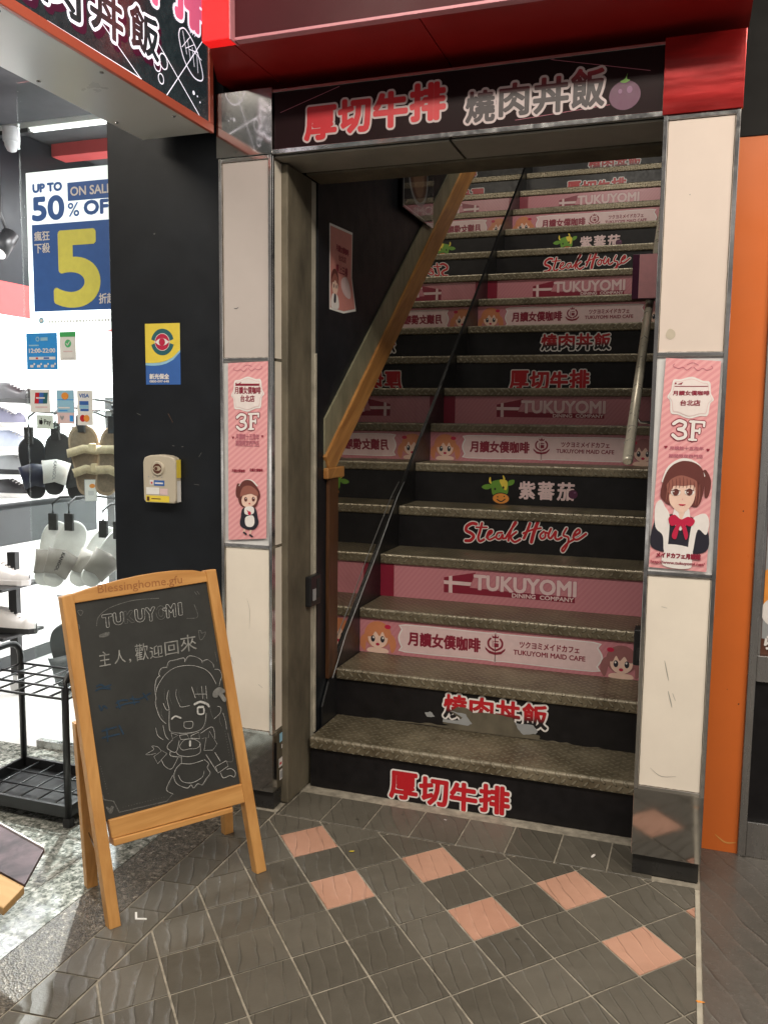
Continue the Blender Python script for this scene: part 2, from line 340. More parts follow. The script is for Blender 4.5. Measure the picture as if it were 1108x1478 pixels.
# ------------------------------------------------------------------ flat artwork
_gl = {}
def glyph(s):
    if s not in _gl:
        c = bpy.data.curves.new('tmp', 'FONT'); c.body = s; c.resolution_u = 9 if s in ('5', '50') else 3
        o = bpy.data.objects.new('tmp', c); COL.objects.link(o)
        dg = bpy.context.evaluated_depsgraph_get(); ev = o.evaluated_get(dg); me = ev.to_mesh()
        vs = [(v.co.x, v.co.y) for v in me.vertices]; fs = [list(p.vertices) for p in me.polygons]
        ev.to_mesh_clear(); bpy.data.objects.remove(o); bpy.data.curves.remove(c)
        xs = [v[0] for v in vs]; ys = [v[1] for v in vs]
        _gl[s] = (vs, fs, (min(xs), min(ys), max(xs), max(ys)))
    return _gl[s]
def spline(pts, n=6, closed=False):
    if len(pts) < 3: return list(pts)
    out = []; L = len(pts); g = (lambda i: pts[i % L]) if closed else (lambda i: pts[max(0, min(L-1, i))])
    for i in range(L if closed else L-1):
        p0, p1, p2, p3 = g(i-1), g(i), g(i+1), g(i+2)
        for k in range(n):
            t = k/n
            out.append(tuple(.5*((2*p1[d])+(-p0[d]+p2[d])*t+(2*p0[d]-5*p1[d]+4*p2[d]-p3[d])*t*t+(-p0[d]+3*p1[d]-3*p2[d]+p3[d])*t**3) for d in (0, 1)))
    if not closed: out.append(tuple(pts[-1]))
    return out
class Art:
    LZ = .0005
    def __init__(s): s.items = []; s.cnt = {}
    def raw(s, vs, fs, mat, layer):
        c = s.cnt.get(layer, 0); s.cnt[layer] = c+1; s.items.append((vs, fs, mat, layer*s.LZ+(c % 150)*3e-6))
    def poly(s, pts, mat, layer): s.raw(list(pts), [list(range(len(pts)))], mat, layer)
    def rect(s, x0, y0, x1, y1, mat, layer): s.poly([(x0, y0), (x1, y0), (x1, y1), (x0, y1)], mat, layer)
    def ell(s, cx, cy, rx, ry, mat, layer, n=28, a0=0, a1=360):
        pts = [(cx+rx*math.cos(R(a0+(a1-a0)*i/n)), cy+ry*math.sin(R(a0+(a1-a0)*i/n))) for i in range(n if a1-a0 >= 360 else n+1)]
        s.poly(pts, mat, layer)
    def blob(s, pts, mat, layer, n=5): s.poly(spline(pts, n, True), mat, layer)
    def stroke(s, pts, wd, mat, layer, sm=True, taper=False):
        p = spline(pts, 6) if sm else list(pts); L = len(p)
        vs = []; fs = []
        for i in range(L):
            a = p[max(0, i-1)]; b = p[min(L-1, i+1)]; dx, dy = b[0]-a[0], b[1]-a[1]; d = math.hypot(dx, dy) or 1
            ww = wd*(.35+.65*math.sin(math.pi*(i+.5)/L)) if taper else wd
            vs += [(p[i][0]-dy/d*ww, p[i][1]+dx/d*ww), (p[i][0]+dy/d*ww, p[i][1]-dx/d*ww)]
        for i in range(L-1): fs.append([2*i, 2*i+1, 2*i+3, 2*i+2])
        s.raw(vs, fs, mat, layer)
        if not taper:
            for q in (p[0], p[-1]): s.ell(q[0], q[1], wd, wd, mat, layer, 10)
    def text(s, t, x0, y0, x1, y1, mat, layer, bold=0, rot=0, rings=None, keep=False):
        vs, fs, (a, b, c, d) = glyph(t); sx = (x1-x0)/(c-a); sy = (y1-y0)/(d-b)
        if keep: sx = sy = min(sx, sy)
        cx, cy = (x0+x1)/2, (y0+y1)/2; mx, my = (a+c)/2, (b+d)/2; cr, sr = math.cos(rot), math.sin(rot)
        P0 = []
        for x, y in vs:
            X, Y = (x-mx)*sx, (y-my)*sy; P0.append((cx+X*cr-Y*sr, cy+X*sr+Y*cr))
        if bold <= 0: s.raw(P0, fs, mat, layer); return
        n = rings or 12
        for i in range(n):
            ox, oy = bold*math.cos(2*math.pi*i/n), bold*math.sin(2*math.pi*i/n); s.raw([(x+ox, y+oy) for x, y in P0], fs, mat, layer)
        s.raw(P0, fs, mat, layer)
    def row(s, t, boxes, mat, layer, bold=0, **kw):
        for ch, bx in zip(t, boxes): s.text(ch, *bx, mat, layer, bold, **kw)
    def build(s, name, parent, O, U, V, loc_off=None):
        O, U, V = Vector(O), Vector(U), Vector(V); N = U.cross(V).normalized(); off = loc_off if loc_off is not None else (wloc(parent) if parent else Vector((0, 0, 0)))
        mats = []; vs = []; fs = []; mi = []
        for pv, pf, m, z in s.items:
            if m not in mats: mats.append(m)
            k = len(vs); vs += [tuple(O+U*x+V*y+N*z-off) for x, y in pv]
            for f in pf: fs.append([k+i for i in f]); mi.append(mats.index(m))
        me = bpy.data.meshes.new(name); me.from_pydata(vs, [], fs)
        for m in mats: me.materials.append(m)
        for p, i in zip(me.polygons, mi): p.material_index = i
        # make every face look along N
        fl = [p.index for p in me.polygons if p.normal.dot(N) < 0]
        if fl:
            bm = bmesh.new(); bm.from_mesh(me); bm.faces.ensure_lookup_table()
            bmesh.ops.reverse_faces(bm, faces=[bm.faces[i] for i in fl]); bm.to_mesh(me); bm.free()
        me.update(); o = bpy.data.objects.new(name, me); COL.objects.link(o)
        if parent: o.parent = parent
        return o
XZ = ((1, 0, 0), (0, 0, 1)); YZ = ((0, 1, 0), (0, 0, 1))

# ------------------------------------------------------------------ measures
YP = -.234; Y0 = -.019; RUN = .2386; RISE = .18; XS = .146; XE = 1.236; XM = .138; NS = 18
ZB, ZC, ZD, ZE, ZBASE, ZK = .872, 1.461, 2.071, 2.256, .258, .062
LP = (-.068, .113); RP = (1.239, 1.425)

# ================================================================== SETTING
structure('ground', box(-6, 6, -6, 7, -.06, -.012), M['stone'])
def clip(poly, x0, x1, y0, y1):
    def cut(ps, fn, t):
        o = []
        for i in range(len(ps)):
            a, b = ps[i-1], ps[i]; fa, fb = fn(a), fn(b)
            if (fa >= 0) != (fb >= 0):
                k = fa/(fa-fb); o.append((a[0]+(b[0]-a[0])*k, a[1]+(b[1]-a[1])*k))
            if fb >= 0: o.append(b)
        return o
    for fn in (lambda p: p[0]-x0, lambda p: x1-p[0], lambda p: p[1]-y0, lambda p: y1-p[1]):
        poly = cut(poly, fn, 0)
        if len(poly) < 3: return []
    return poly
def tile(mb, pts, g=.0028, dz=0):
    cx = sum(p[0] for p in pts)/len(pts); cy = sum(p[1] for p in pts)/len(pts); q = []
    n = len(pts)
    for i in range(n):                       # inset each edge by g
        a, b, c = pts[i-1], pts[i], pts[(i+1) % n]
        def nrm(p, q_):
            dx, dy = q_[0]-p[0], q_[1]-p[1]; d = math.hypot(dx, dy) or 1e-9; return (-dy/d, dx/d)
        n1, n2 = nrm(a, b), nrm(b, c); det = n1[0]*n2[1]-n1[1]*n2[0]
        if abs(det) < 1e-4: q.append((b[0]+n1[0]*g, b[1]+n1[1]*g)); continue
        c1 = n1[0]*b[0]+n1[1]*b[1]+g; c2 = n2[0]*b[0]+n2[1]*b[1]+g
        q.append(((c1*n2[1]-c2*n1[1])/det, (n1[0]*c2-n2[0]*c1)/det))
    ar = sum(q[i-1][0]*q[i][1]-q[i][0]*q[i-1][1] for i in range(n))/2
    if ar < 4e-5: return
    k = .0012
    top = [(x+(cx-x)*.012, y+(cy-y)*.012, dz) for x, y in q]; mid = [(x, y, dz-k) for x, y in q]; bot = [(x, y, -.01) for x, y in q]
    mb.raw(top+mid+bot, [list(range(n))]+[(i, n+i, n+(i+1) % n, (i+1) % n) for i in range(n)]+[(n+i, 2*n+i, 2*n+(i+1) % n, n+(i+1) % n) for i in range(n)])
A_, B_ = .0985, .108
dk = MB(); pk = MB()
for i in range(-16, 20):
    for j in range(-4, 32):
        if (i+j) % 2: continue
        cx, cy = .3035+A_*i, -.374-B_*j
        pl = clip([(cx+A_, cy), (cx, cy+B_), (cx-A_, cy), (cx, cy-B_)], .125, 1.415, -3.4, -.247)
        if not pl: continue
        pink = i >= 0 and ((j == 0 and i % 4 == 0) or (j == 2 and i % 4 == 2))
        tile(pk if pink else dk, pl, .0028, random.uniform(-.0006, .0006))
for k in range(-2, 24):                       # border strip on the left, row along the first riser
    y1 = -.302-.1415*k
    pl = clip([(.006, y1-.1415), (.123, y1-.1295), (.123, y1+.012), (.006, y1)], .006, .123, -3.4, -.236)
    if pl: tile(dk, pl, .0024, random.uniform(-.0006, .0006))
for k in range(-2, 10):
    x0 = .283+.1485*k
    pl = clip([(x0, -.245), (x0+.1485, -.245), (x0+.1485+.003, -.06), (x0+.003, -.06)], .125, 1.30, -.245, -.03)
    if pl: tile(dk, pl, .0024, random.uniform(-.0006, .0006))
structure('tiled_floor', dk, M['slate']); structure('tiled_floor', pk, M['slatepink'])
structure('floor_grout', box(.003, 1.43, -3.4, .05, -.0118, -.0032), M['grout'])
structure('pebble_strip', box(-.139, .003, -3.4, -.1, -.0118, -.001), M['pebble'])
g = MB()
for x0, x1 in ((-4.2, -1.38), (-1.376, -.8755), (-.8735, -.2785), (-.2765, -.14)):
    for y0, y1 in ((-3.4, -2.3), (-2.298, -1.45), (-1.448, -.06)):
        g.box(x0, x1, y0, y1, -.0118, 0)
structure('granite_floor', g, M['granite'])
structure('shop_floor', box(-4.2, -.02, -.06, 3.6, -.0118, .0), mat('white_shop_tile', (.72, .72, .7), .18, 0, .04, 2))
g = MB()
for x0, x1 in ((1.428, 1.998), (2.001, 2.6), (2.603, 4.2)):
    for y0, y1 in ((-3.4, -1.85), (-1.847, -.93), (-.927, .0)):
        g.box(x0, x1, y0, y1, -.0118, -.0005)
structure('side_floor', g, M['slateside'])
single('floor_strip', 'thin metal edging strip between the slate tiles and the smooth floor', 'floor edging', box(1.4135, 1.4255, -3.4, -.26, -.01, .0022), M['whitetrim'], bevel=.001)

# ================================================================== STAIRS
stairs = thing('staircase', 'steep staircase with diamond plate treads and printed risers', 'staircase', (.69, Y0, 0))
SL = wloc(stairs)
tm = MB(); tm.box(XS, XE+.01, 0, RUN+.035, -.041, 0)
tread_me = tm.mesh('tread', M['tread'], Vector((SL.x, 0, 0)))
rm = MB(); rm.box(XS, XE, .012, .018, .0, .139)
RB = {'blk': rm.mesh('riser', M['black'], Vector((SL.x, 0, 0))), 'pink': None}
rp = MB(); rp.box(XS, XE, .012, .018, .0, .139); RB['pink'] = rp.mesh('riser', P['riserpink'], Vector((SL.x, 0, 0)))

def brush_title(a, boxes, b1, b2, L=1, w=None):
    a.row('厚切牛排', boxes, w or P['white'], L, b2, rings=18)
    a.row('厚切牛排', boxes, P['red'], L+1, b1)
def art_thick():
    a = Art(); y0, y1 = .002, .092; x = .44; wd = .094
    bx = []
    for k, (dx, dy) in enumerate(((0, .004), (.003, 0), (.006, -.002), (.002, .006))):
        bx.append((x+k*.103+dx, y0+dy, x+k*.103+wd+dx-.008*(k == 2), y1+dy))
    brush_title(a, bx, .0042, .0098); return a
def yakiniku(a, boxes, b1, b2, fill, L=1, w=None):
    a.row('燒肉丼飯', boxes, w or P['white'], L, b2, rings=18); a.row('燒肉丼飯', boxes, fill, L+1, b1)
PEEL = [[(0.583,0.065),(0.608,0.084),(0.64,0.085),(0.668,0.071),(0.737,0.077),(0.806,0.069),(0.818,0.053),(0.836,0.02),(0.903,0.02),(0.903,0.005),(0.808,0.001),(0.66,0.001),(0.558,0.019),(0.556,0.029),(0.619,0.037),(0.654,0.026)],
 [(0.583,0.068),(0.639,0.062),(0.664,0.03),(0.649,0.021),(0.558,0.024),(0.556,0.033),(0.614,0.036),(0.629,0.048)],
 [(0.816,0.053),(0.878,0.053),(0.895,0.033),(0.889,0.023),(0.846,0.014),(0.828,0.032)], [(0.489,0.051),(0.512,0.055),(0.527,0.038),(0.497,0.034)]]
def jag(pts, k=.0016, n=4):
    o = []
    for i in range(len(pts)):
        a, b = pts[i], pts[(i+1) % len(pts)]
        for j in range(n):
            t = j/n; o.append((a[0]+(b[0]-a[0])*t+random.uniform(-k, k), max(.0006, a[1]+(b[1]-a[1])*t+random.uniform(-k, k))))
    return o
def art_yaki(peel=False):
    a = Art(); bx = [(.56+k*.094, .042, .56+k*.094+.082, .126) for k in range(4)]
    yakiniku(a, bx, .003, .0095, P['redblack'])
    if peel:
        a.poly(jag(PEEL[0]), M['concrete'], 4)
        for q in PEEL[1:]: a.poly(jag(q), P['grey'], 5)
        a.poly(jag([(.25, .001), (.56, .012), (.91, .006), (1.2, .001)], .003, 14), M['concrete'], 3.5)
    return a
STEAK = [(0.0069, [(0.496,0.114),(0.477,0.116),(0.455,0.102),(0.453,0.083),(0.475,0.073),(0.486,0.06),(0.473,0.042),(0.451,0.039)]), (0.0053, [(0.521,0.119),(0.513,0.083),(0.506,0.056),(0.514,0.04),(0.531,0.049)]), (0.0037, [(0.496,0.1),(0.543,0.102)]), (0.0043, [(0.541,0.06),(0.563,0.078),(0.565,0.089),(0.552,0.085),(0.544,0.063),(0.555,0.05),(0.579,0.062)]), (0.0043, [(0.609,0.083),(0.59,0.079),(0.585,0.06),(0.599,0.055),(0.612,0.075),(0.612,0.059),(0.625,0.06)]), (0.0048, [(0.625,0.06),(0.649,0.101),(0.667,0.126),(0.664,0.131),(0.654,0.112),(0.641,0.074),(0.637,0.05)]), (0.0048, [(0.67,0.089),(0.647,0.066),(0.663,0.046),(0.687,0.058)]), (0.0059, [(0.727,0.129),(0.715,0.094),(0.703,0.064)]), (0.0075, [(0.759,0.134),(0.744,0.09),(0.735,0.05)]), (0.0043, [(0.7,0.085),(0.739,0.103),(0.773,0.111)]), (0.0043, [(0.786,0.098),(0.771,0.081),(0.777,0.066),(0.792,0.074),(0.792,0.093),(0.802,0.091)]), (0.0048, [(0.815,0.11),(0.805,0.081),(0.816,0.071),(0.836,0.101),(0.834,0.074),(0.845,0.067),(0.86,0.076)]), (0.0043, [(0.879,0.116),(0.867,0.087),(0.888,0.077),(0.884,0.045),(0.869,0.018),(0.864,0.028),(0.886,0.054),(0.911,0.071)]), (0.0048, [(0.911,0.086),(0.933,0.101),(0.928,0.114),(0.913,0.097),(0.909,0.076),(0.927,0.072),(0.959,0.097)])]
def art_steak():
    a = Art()
    for wd, p in STEAK: a.stroke(p, wd+.0042, P['white'], 1)
    for wd, p in STEAK: a.stroke(p, wd, P['red'], 2)
    return a
def art_cow():
    a = Art()
    H = [(0.507,0.097),(0.515,0.105),(0.558,0.113),(0.582,0.101),(0.584,0.085),(0.581,0.05),(0.56,0.047),(0.517,0.041),(0.507,0.069),(0.503,0.082)]
    a.blob([(0.509,0.082),(0.494,0.09),(0.472,0.085),(0.462,0.075),(0.477,0.066),(0.497,0.068)], P['green'], 1); a.blob([(0.58,0.089),(0.584,0.106),(0.599,0.113),(0.611,0.111),(0.608,0.096),(0.593,0.087)], P['green'], 1)
    a.stroke([(0.509,0.09),(0.5,0.103),(0.5,0.122)], .0045, P['yellow'], 1, taper=True); a.stroke([(0.563,0.105),(0.564,0.118),(0.558,0.132)], .0045, P['yellow'], 1, taper=True)
    a.blob(H, P['green'], 2); a.blob([(0.543,0.109),(0.571,0.111),(0.581,0.097),(0.576,0.067),(0.561,0.073)], P['yellow'], 3)
    a.ell(.524, .069, .0045, .006, P['blk'], 4); a.ell(.562, .077, .0045, .006, P['blk'], 4)
    a.ell(.552, .027, .041, .027, P['blk'], 4); a.ell(.552, .027, .037, .023, P['orange'], 5); a.stroke([(0.535,0.022),(0.553,0.013),(0.571,0.024)], .0025, P['blk'], 6)
    a.ell(.537, .034, .003, .003, P['blk'], 6); a.ell(.567, .037, .003, .003, P['blk'], 6)
    a.row('紫蕃茄', [(.634, .03, .704, .106), (.719, .03, .789, .108), (.804, .03, .876, .108)], P['lpink'], 1, .0026)
    a.ell(.872, .058, .02, .02, P['purple'], 3); a.ell(.88, .066, .005, .004, P['lpurple'], 4)
    return a
def art_company():
    a = Art()
    a.rect(XS, .0, XS+.06, .139, P['maroon'], 1); a.rect(XE-.035, 0, XE, .139, P['maroon'], 1)
    T = [(0.421,0.097),(0.554,0.126),(0.53,0.062),(0.697,0.058),(0.95,0.056),(0.951,0.032),(0.697,0.034),(0.422,0.035)]
    a.poly(T, P['maroon'], 1); a.poly([(0.442,0.104),(0.456,0.106),(0.458,0.035),(0.442,0.035)], P['lpink'], 2); a.poly([(0.421,0.085),(0.537,0.084),(0.532,0.069),(0.422,0.07)], P['lpink'], 2)
    a.text('TUKUYOMI', .549, .058, .953, .116, P['dkpink'], 2, .0052, rings=16); a.text('TUKUYOMI', .549, .058, .953, .116, P['lpink'], 3, .003)
    a.text('DINING  COMPANY', .704, .036, .946, .052, P['lpink'], 3, .0009, rings=6)
    return a
def chibi(a, cx, cy, s, hair, L=4, flip=1):
    e = lambda x, y, rx, ry, m, l: a.ell(cx+x*s*flip, cy+y*s, rx*s, ry*s, m, L+l, 20)
    B = lambda pts, m, l: a.blob([(cx+x*s*flip, cy+y*s) for x, y in pts], m, L+l)
    B([(-.7, .1), (-1.05, -.1), (-1.1, -.6), (-.8, -.95), (-.75, -.5)], hair, 0); B([(.7, .2), (1.05, 0), (1.15, -.55), (.9, -.95), (.75, -.5)], hair, 0)
    e(0, .1, .85, .82, hair, .3); e(0, -.12, .62, .6, P['skin'], 1); B([(-.75, .1), (-.5, .6), (0, .75), (.55, .6), (.75, .1), (.5, -.05), (.3, .3), (.1, .02), (-.15, .28), (-.35, 0), (-.55, -.05)], hair, 1.6)
    e(-.3, -.16, .13, .2, P['dress'], 2); e(.3, -.16, .13, .2, P['dress'], 2); e(-.27, -.08, .05, .06, P['white'], 3); e(.33, -.08, .05, .06, P['white'], 3)
    e(0, -.48, .12, .09, P['bow'], 2); e(.62, .62, .2, .13, P['bow'], 2); B([(-.5, -.72), (.5, -.72), (.6, -.98), (-.6, -.98)], P['skin'], .2)
def crest(a, cx, cy, s, m, L):
    for sd in (-1, 1): a.stroke([(cx+sd*s*.12, cy-.62*s), (cx+sd*.62*s, cy-.3*s), (cx+sd*.72*s, cy+.2*s), (cx+sd*.5*s, cy+.55*s)], .1*s, m, L)
    a.poly([(cx-.3*s, cy+.62*s), (cx-.36*s, cy+.9*s), (cx-.15*s, cy+.76*s), (cx, cy+1.02*s), (cx+.15*s, cy+.76*s), (cx+.36*s, cy+.9*s), (cx+.3*s, cy+.62*s)], m, L)
    a.rect(cx-.3*s, cy-.3*s, cx-.22*s, cy+.35*s, m, L); a.rect(cx-.12*s, cy-.3*s, cx+.34*s, cy+.1*s, m, L); a.rect(cx-.12*s, cy+.22*s, cx+.34*s, cy+.34*s, m, L)
    a.poly([(cx-1.05*s, cy-.35*s), (cx-.6*s, cy-.72*s), (cx, cy-.86*s), (cx+.6*s, cy-.72*s), (cx+1.05*s, cy-.35*s), (cx+1.0*s, cy-.62*s), (cx+.62*s, cy-1.0*s), (cx, cy-1.12*s), (cx-.62*s, cy-1.0*s), (cx-1.0*s, cy-.62*s)], m, L)
def art_maid():
    a = Art()
    def panel(g, m, l):
        a.blob([(.305+g, .07), (.318+g, .035), (.335+g, .014+g*.6), (.66, .016+g*.6), (.69, .008+g*.6), (.72, .016+g*.6), (1.05-g, .014+g*.6), (1.068-g, .035), (1.085-g, .07), (1.068-g, .104), (1.05-g, .126-g*.6), (.72, .124-g*.6), (.69, .132-g*.6), (.66, .124-g*.6), (.335+g, .126-g*.6), (.318+g, .104)], m, l, 3)
    panel(0, P['white'], 1); panel(.006, P['lpink'], 2)
    a.text('月讀女僕咖啡', .347, .045, .632, .098, P['maroon'], 3, .0022, rings=8)
    crest(a, .69, .082, .037, P['maroon'], 3)
    a.text('ツクヨミメイドカフェ', .782, .078, 1.0, .102, P['maroon'], 3, .0009, rings=6)
    a.text('TUKUYOMI MAID CAFE', .76, .05, 1.022, .068, P['maroon'], 3, .0007, rings=6)
    chibi(a, .222, .068, .066, P['orangehair']); chibi(a, 1.15, .064, .064, P['mauvehair'], flip=-1)
    return a
ARTS = {}
def lettering(kind):
    fn = {'thick': art_thick, 'yakip': lambda: art_yaki(True), 'yaki': art_yaki, 'maid': art_maid, 'company': art_company, 'steak': art_steak, 'cow': art_cow}[kind]
    return fn().build('lettering', None, (0, .012, 0), *XZ, loc_off=Vector((SL.x, 0, 0)))
order = ['thick', 'yakip', 'maid', 'company', 'steak', 'cow', 'maid', 'company', 'thick', 'yaki', 'maid', 'company', 'steak', 'cow', 'maid', 'company', 'thick', 'yaki']
RL = {'thick': 'black riser with red brush lettering', 'yakip': 'black riser with peeling red and black lettering', 'yaki': 'black riser with red and black outlined lettering', 'maid': 'pink riser with a pale cafe banner', 'company': 'pink riser with maroon company logo', 'steak': 'black riser with red script lettering', 'cow': 'black riser with green cow head'}
LET = {}
for i in range(NS):
    t = bpy.data.objects.new('tread', tread_me); COL.objects.link(t); t.parent = stairs; t.location = (0, RUN*i, RISE*(i+1))
    b = t.modifiers.new('bevel', 'BEVEL'); b.width = .006; b.segments = 2
    k = order[i]; rr = bpy.data.objects.new('riser', RB['pink' if k in ('maid', 'company') else 'blk']); COL.objects.link(rr); rr.parent = stairs
    rr.location = (0, RUN*i, RISE*i+.0005); rr['label'] = RL[k]
    if k in LET:
        lt = LET[k].copy(); COL.objects.link(lt)
    else:
        lt = lettering(k); LET[k] = lt
    lt.parent = rr; lt.location = (0, 0, 0)
def nose(y): return RISE+(y-Y0)*RISE/RUN
s = MB(); ya, yb = -.03, Y0+RUN*NS
for x0, x1 in ((XM+.0005, XS-.0005),):
    s.prism([(x0, .1, .0), (x0, .1, nose(.1)-.02), (x0, .2, nose(.2)+.035), (x0, yb, nose(yb)+.05), (x0, yb, nose(yb)-.35), (x0, .45, .0)], (x1-x0, 0, 0))
s.build('stringer', M['blackmetal'], stairs)
MB().prism([(XE+.001, Y0+.02, 0), (XE+.001, Y0+.02, nose(Y0)), (XE+.001, yb, nose(yb)), (XE+.001, yb, nose(yb)-.35), (XE+.001, .5, 0)], (.006, 0, 0)).build('stringer', M['blackmetal'], stairs)
box(XS, XE, yb+.02, yb+1.2, RISE*NS-.05, RISE*NS-.003).build('landing', M['tread'], stairs)
c = MB(); c.tube([(XS+.012, .16, .34), (XS+.008, .3, .47), (XS+.008, .42, .56), (XS+.01, .62, .72), (XS+.006, .9, .94), (XS+.004, 1.0, 1.0)], .0018, 8)
single('cable', 'thin grey cable running down the left edge of the stairs', 'cable', c, P['grey'])

# ---- stairwell walls
single('wall', 'black wall on the left of the stairwell behind the oak handrail', 'wall', MB().prism([(-.02, .07, 0), (-.02, .07, 4.9), (-.02, 5.6, 6.4), (-.02, 5.6, 0)], (XM-.004+.02, 0, 0)), M['blackwall'])
single('wall', 'dark wall on the right of the stairwell beside the steel handrail', 'wall', box(1.25, 1.33, -.0, 5.6, 0, 6.4), M['darkwall'])
single('wall', 'dark end wall at the head of the staircase', 'wall', box(XM, 1.25, 5.3, 5.38, 2.5, 6.3), M['darkwall'])
single('ceiling', 'dark sloping ceiling above the staircase', 'ceiling', MB().prism([(XM, .12, 2.42), (XM, 5.4, 6.4), (XM, 5.4, 6.52), (XM, .12, 2.54)], (1.25-XM, 0, 0)), M['darkwall'])
def rlow(y): return 1.116+.764*(y-.215)
def rup(y): return 1.116+.79*(y-.07)
def oup(y): return 1.282+.785*(y-.125)
m = MB(); x = XM
m.prism([(x-.0035, .235, .22), (x-.0035, .235, rlow(.235)+.02), (x-.0035, 4.3, rlow(4.3)+.02), (x-.0035, 4.3, nose(4.3)-.1), (x-.0035, .5, nose(.5)-.15)], (.0035, 0, 0))
single('mirror', 'long aged mirror panel on the left stairwell wall reflecting the risers', 'mirror', m, M['mirror'])
hr = thing('handrail', 'sloping oak handrail capping the mirror on the left stairwell wall', 'handrail', (XM, .2, 1.1))
yq = 3.6
MB().hexa([(XM-.003, .16, rlow(.16)), (XM+.014, .16, rlow(.16)), (XM+.014, .11, rup(.11)), (XM-.003, .11, rup(.11))],
          [(XM-.003, yq, rlow(yq)), (XM+.014, yq, rlow(yq)), (XM+.014, yq, rup(yq)), (XM-.003, yq, rup(yq))]).build('rail', M['railwood'], hr, .004)
MB().hexa([(XM-.003, .12, oup(.12)-.18), (XM+.004, .12, oup(.12)-.18), (XM+.004, .12, oup(.12)), (XM-.003, .12, oup(.12))],
          [(XM-.003, yq, rup(yq)-.01), (XM+.004, yq, rup(yq)-.01), (XM+.004, yq, oup(yq)), (XM-.003, yq, oup(yq))]).build('backing_strip', M['olive'], hr)
box(XM-.003, XM+.017, .118, .272, 1.068, 1.107).build('rail_end', M['railwood'], hr, .004)
box(XM-.003, XM+.011, .145, .228, .34, 1.068).build('end_post', M['railpost'], hr, .002)
pw = thing('poster', 'small pink paper poster with a girl taped to the black stairwell wall', 'poster', (XM-.004, .28, 1.66))
a = Art(); a.poly([(.165, 1.953), (.385, 1.962), (.38, 1.8), (.425, 1.683), (.3, 1.66), (.168, 1.66)], P['paper'], 2); a.poly([(.172, 1.945), (.378, 1.953), (.373, 1.8), (.414, 1.69), (.3, 1.668), (.175, 1.668)], flat('poster_pink', (.62, .25, .22)), 3)
a.text('月讀女僕咖啡', .225, 1.87, .345, 1.893, P['maroon'], 4, .001, rings=5); a.text('台北店', .25, 1.84, .32, 1.862, P['maroon'], 4, .0005, rings=5); a.text('請上三樓', .225, 1.795, .335, 1.825, P['maroon'], 4, .001, rings=5)
a.ell(.215, 1.765, .036, .04, P['hair'], 4); a.ell(.215, 1.745, .027, .03, P['skin'], 5); a.blob([(.18, 1.76), (.215, 1.79), (.25, 1.76), (.232, 1.757), (.215, 1.766), (.2, 1.757)], P['hairhi'], 6)
a.ell(.204, 1.745, .004, .007, P['dress'], 6); a.ell(.226, 1.745, .004, .007, P['dress'], 6); a.blob([(.182, 1.67), (.19, 1.715), (.24, 1.715), (.25, 1.672)], P['white'], 4.5); a.blob([(.205, 1.69), (.21, 1.718), (.225, 1.715), (.222, 1.69)], P['dress'], 5)
a.blob([(.28, 1.78), (.33, 1.79), (.365, 1.75), (.36, 1.72), (.31, 1.725), (.275, 1.75)], P['lpink'], 4)
a.build('sheet', pw, (XM-.004, 0, 0), *YZ)
ac = thing('menu_board', 'clear acrylic board with a dark food picture high on the black stairwell wall', 'menu board', (.16, 1.1, 2.18))
box(.152, .158, .9, 1.35, 2.172, 2.62).build('picture', P['blk'], ac); box(.1585, .1635, .9, 1.35, 2.17, 2.62).build('acrylic_sheet', M['acrylicclear'], ac, .001)
a = Art(); a.ell(1.12, 2.36, .15, .14, P['grey'], 1); a.ell(1.12, 2.36, .13, .12, P['brown'], 2); a.blob([(1.02, 2.4), (1.1, 2.44), (1.2, 2.38), (1.18, 2.28), (1.08, 2.27)], flat('food_tan', (.25, .14, .08)), 3); a.rect(.91, 2.18, .916, 2.6, P['grey'], 1); a.rect(.91, 2.18, 1.34, 2.185, P['grey'], 1); a.build('print', ac, (.158, 0, 0), *YZ)
for yy in (.93, 1.32): MB().lathe([(.006, 0), (.006, .004)], (.1635, yy, 2.2), 0, 12).build('screw', M['chrome'], ac)
gr = thing('handrail', 'round stainless steel handrail on the right side of the stairs', 'handrail', (1.15, .33, 1.15))
MB().tube([(1.15, .325, 1.148), (1.15, .33, 1.151), (1.15, 1.41, 1.812), (1.15, 2.6, 2.54)], [.012, .0175, .0175, .0175], 16).build('rail', mat('worn_steel_tube', (.78, .73, .6), .3, .45, .1, 14), gr)
for yy in (.62, 1.9): MB().tube([(1.15, yy, 1.151+(yy-.33)*.612-.015), (1.17, yy, 1.151+(yy-.33)*.612-.05), (1.25, yy, 1.151+(yy-.33)*.612-.05)], .006, 8).build('bracket', M['chrome'], gr)
ps = thing('sign', 'small pink sign box on the right stairwell wall above the steel handrail', 'sign', (1.18, 1.3, 1.8))
box(1.078, 1.25, 1.3, 1.36, 1.81, 2.0).build('box', P['purple'], ps, .002); box(1.106, 1.25, 1.294, 1.2995, 1.812, 1.998).build('panel', flat('sign_pink', (.85, .42, .46)), ps)

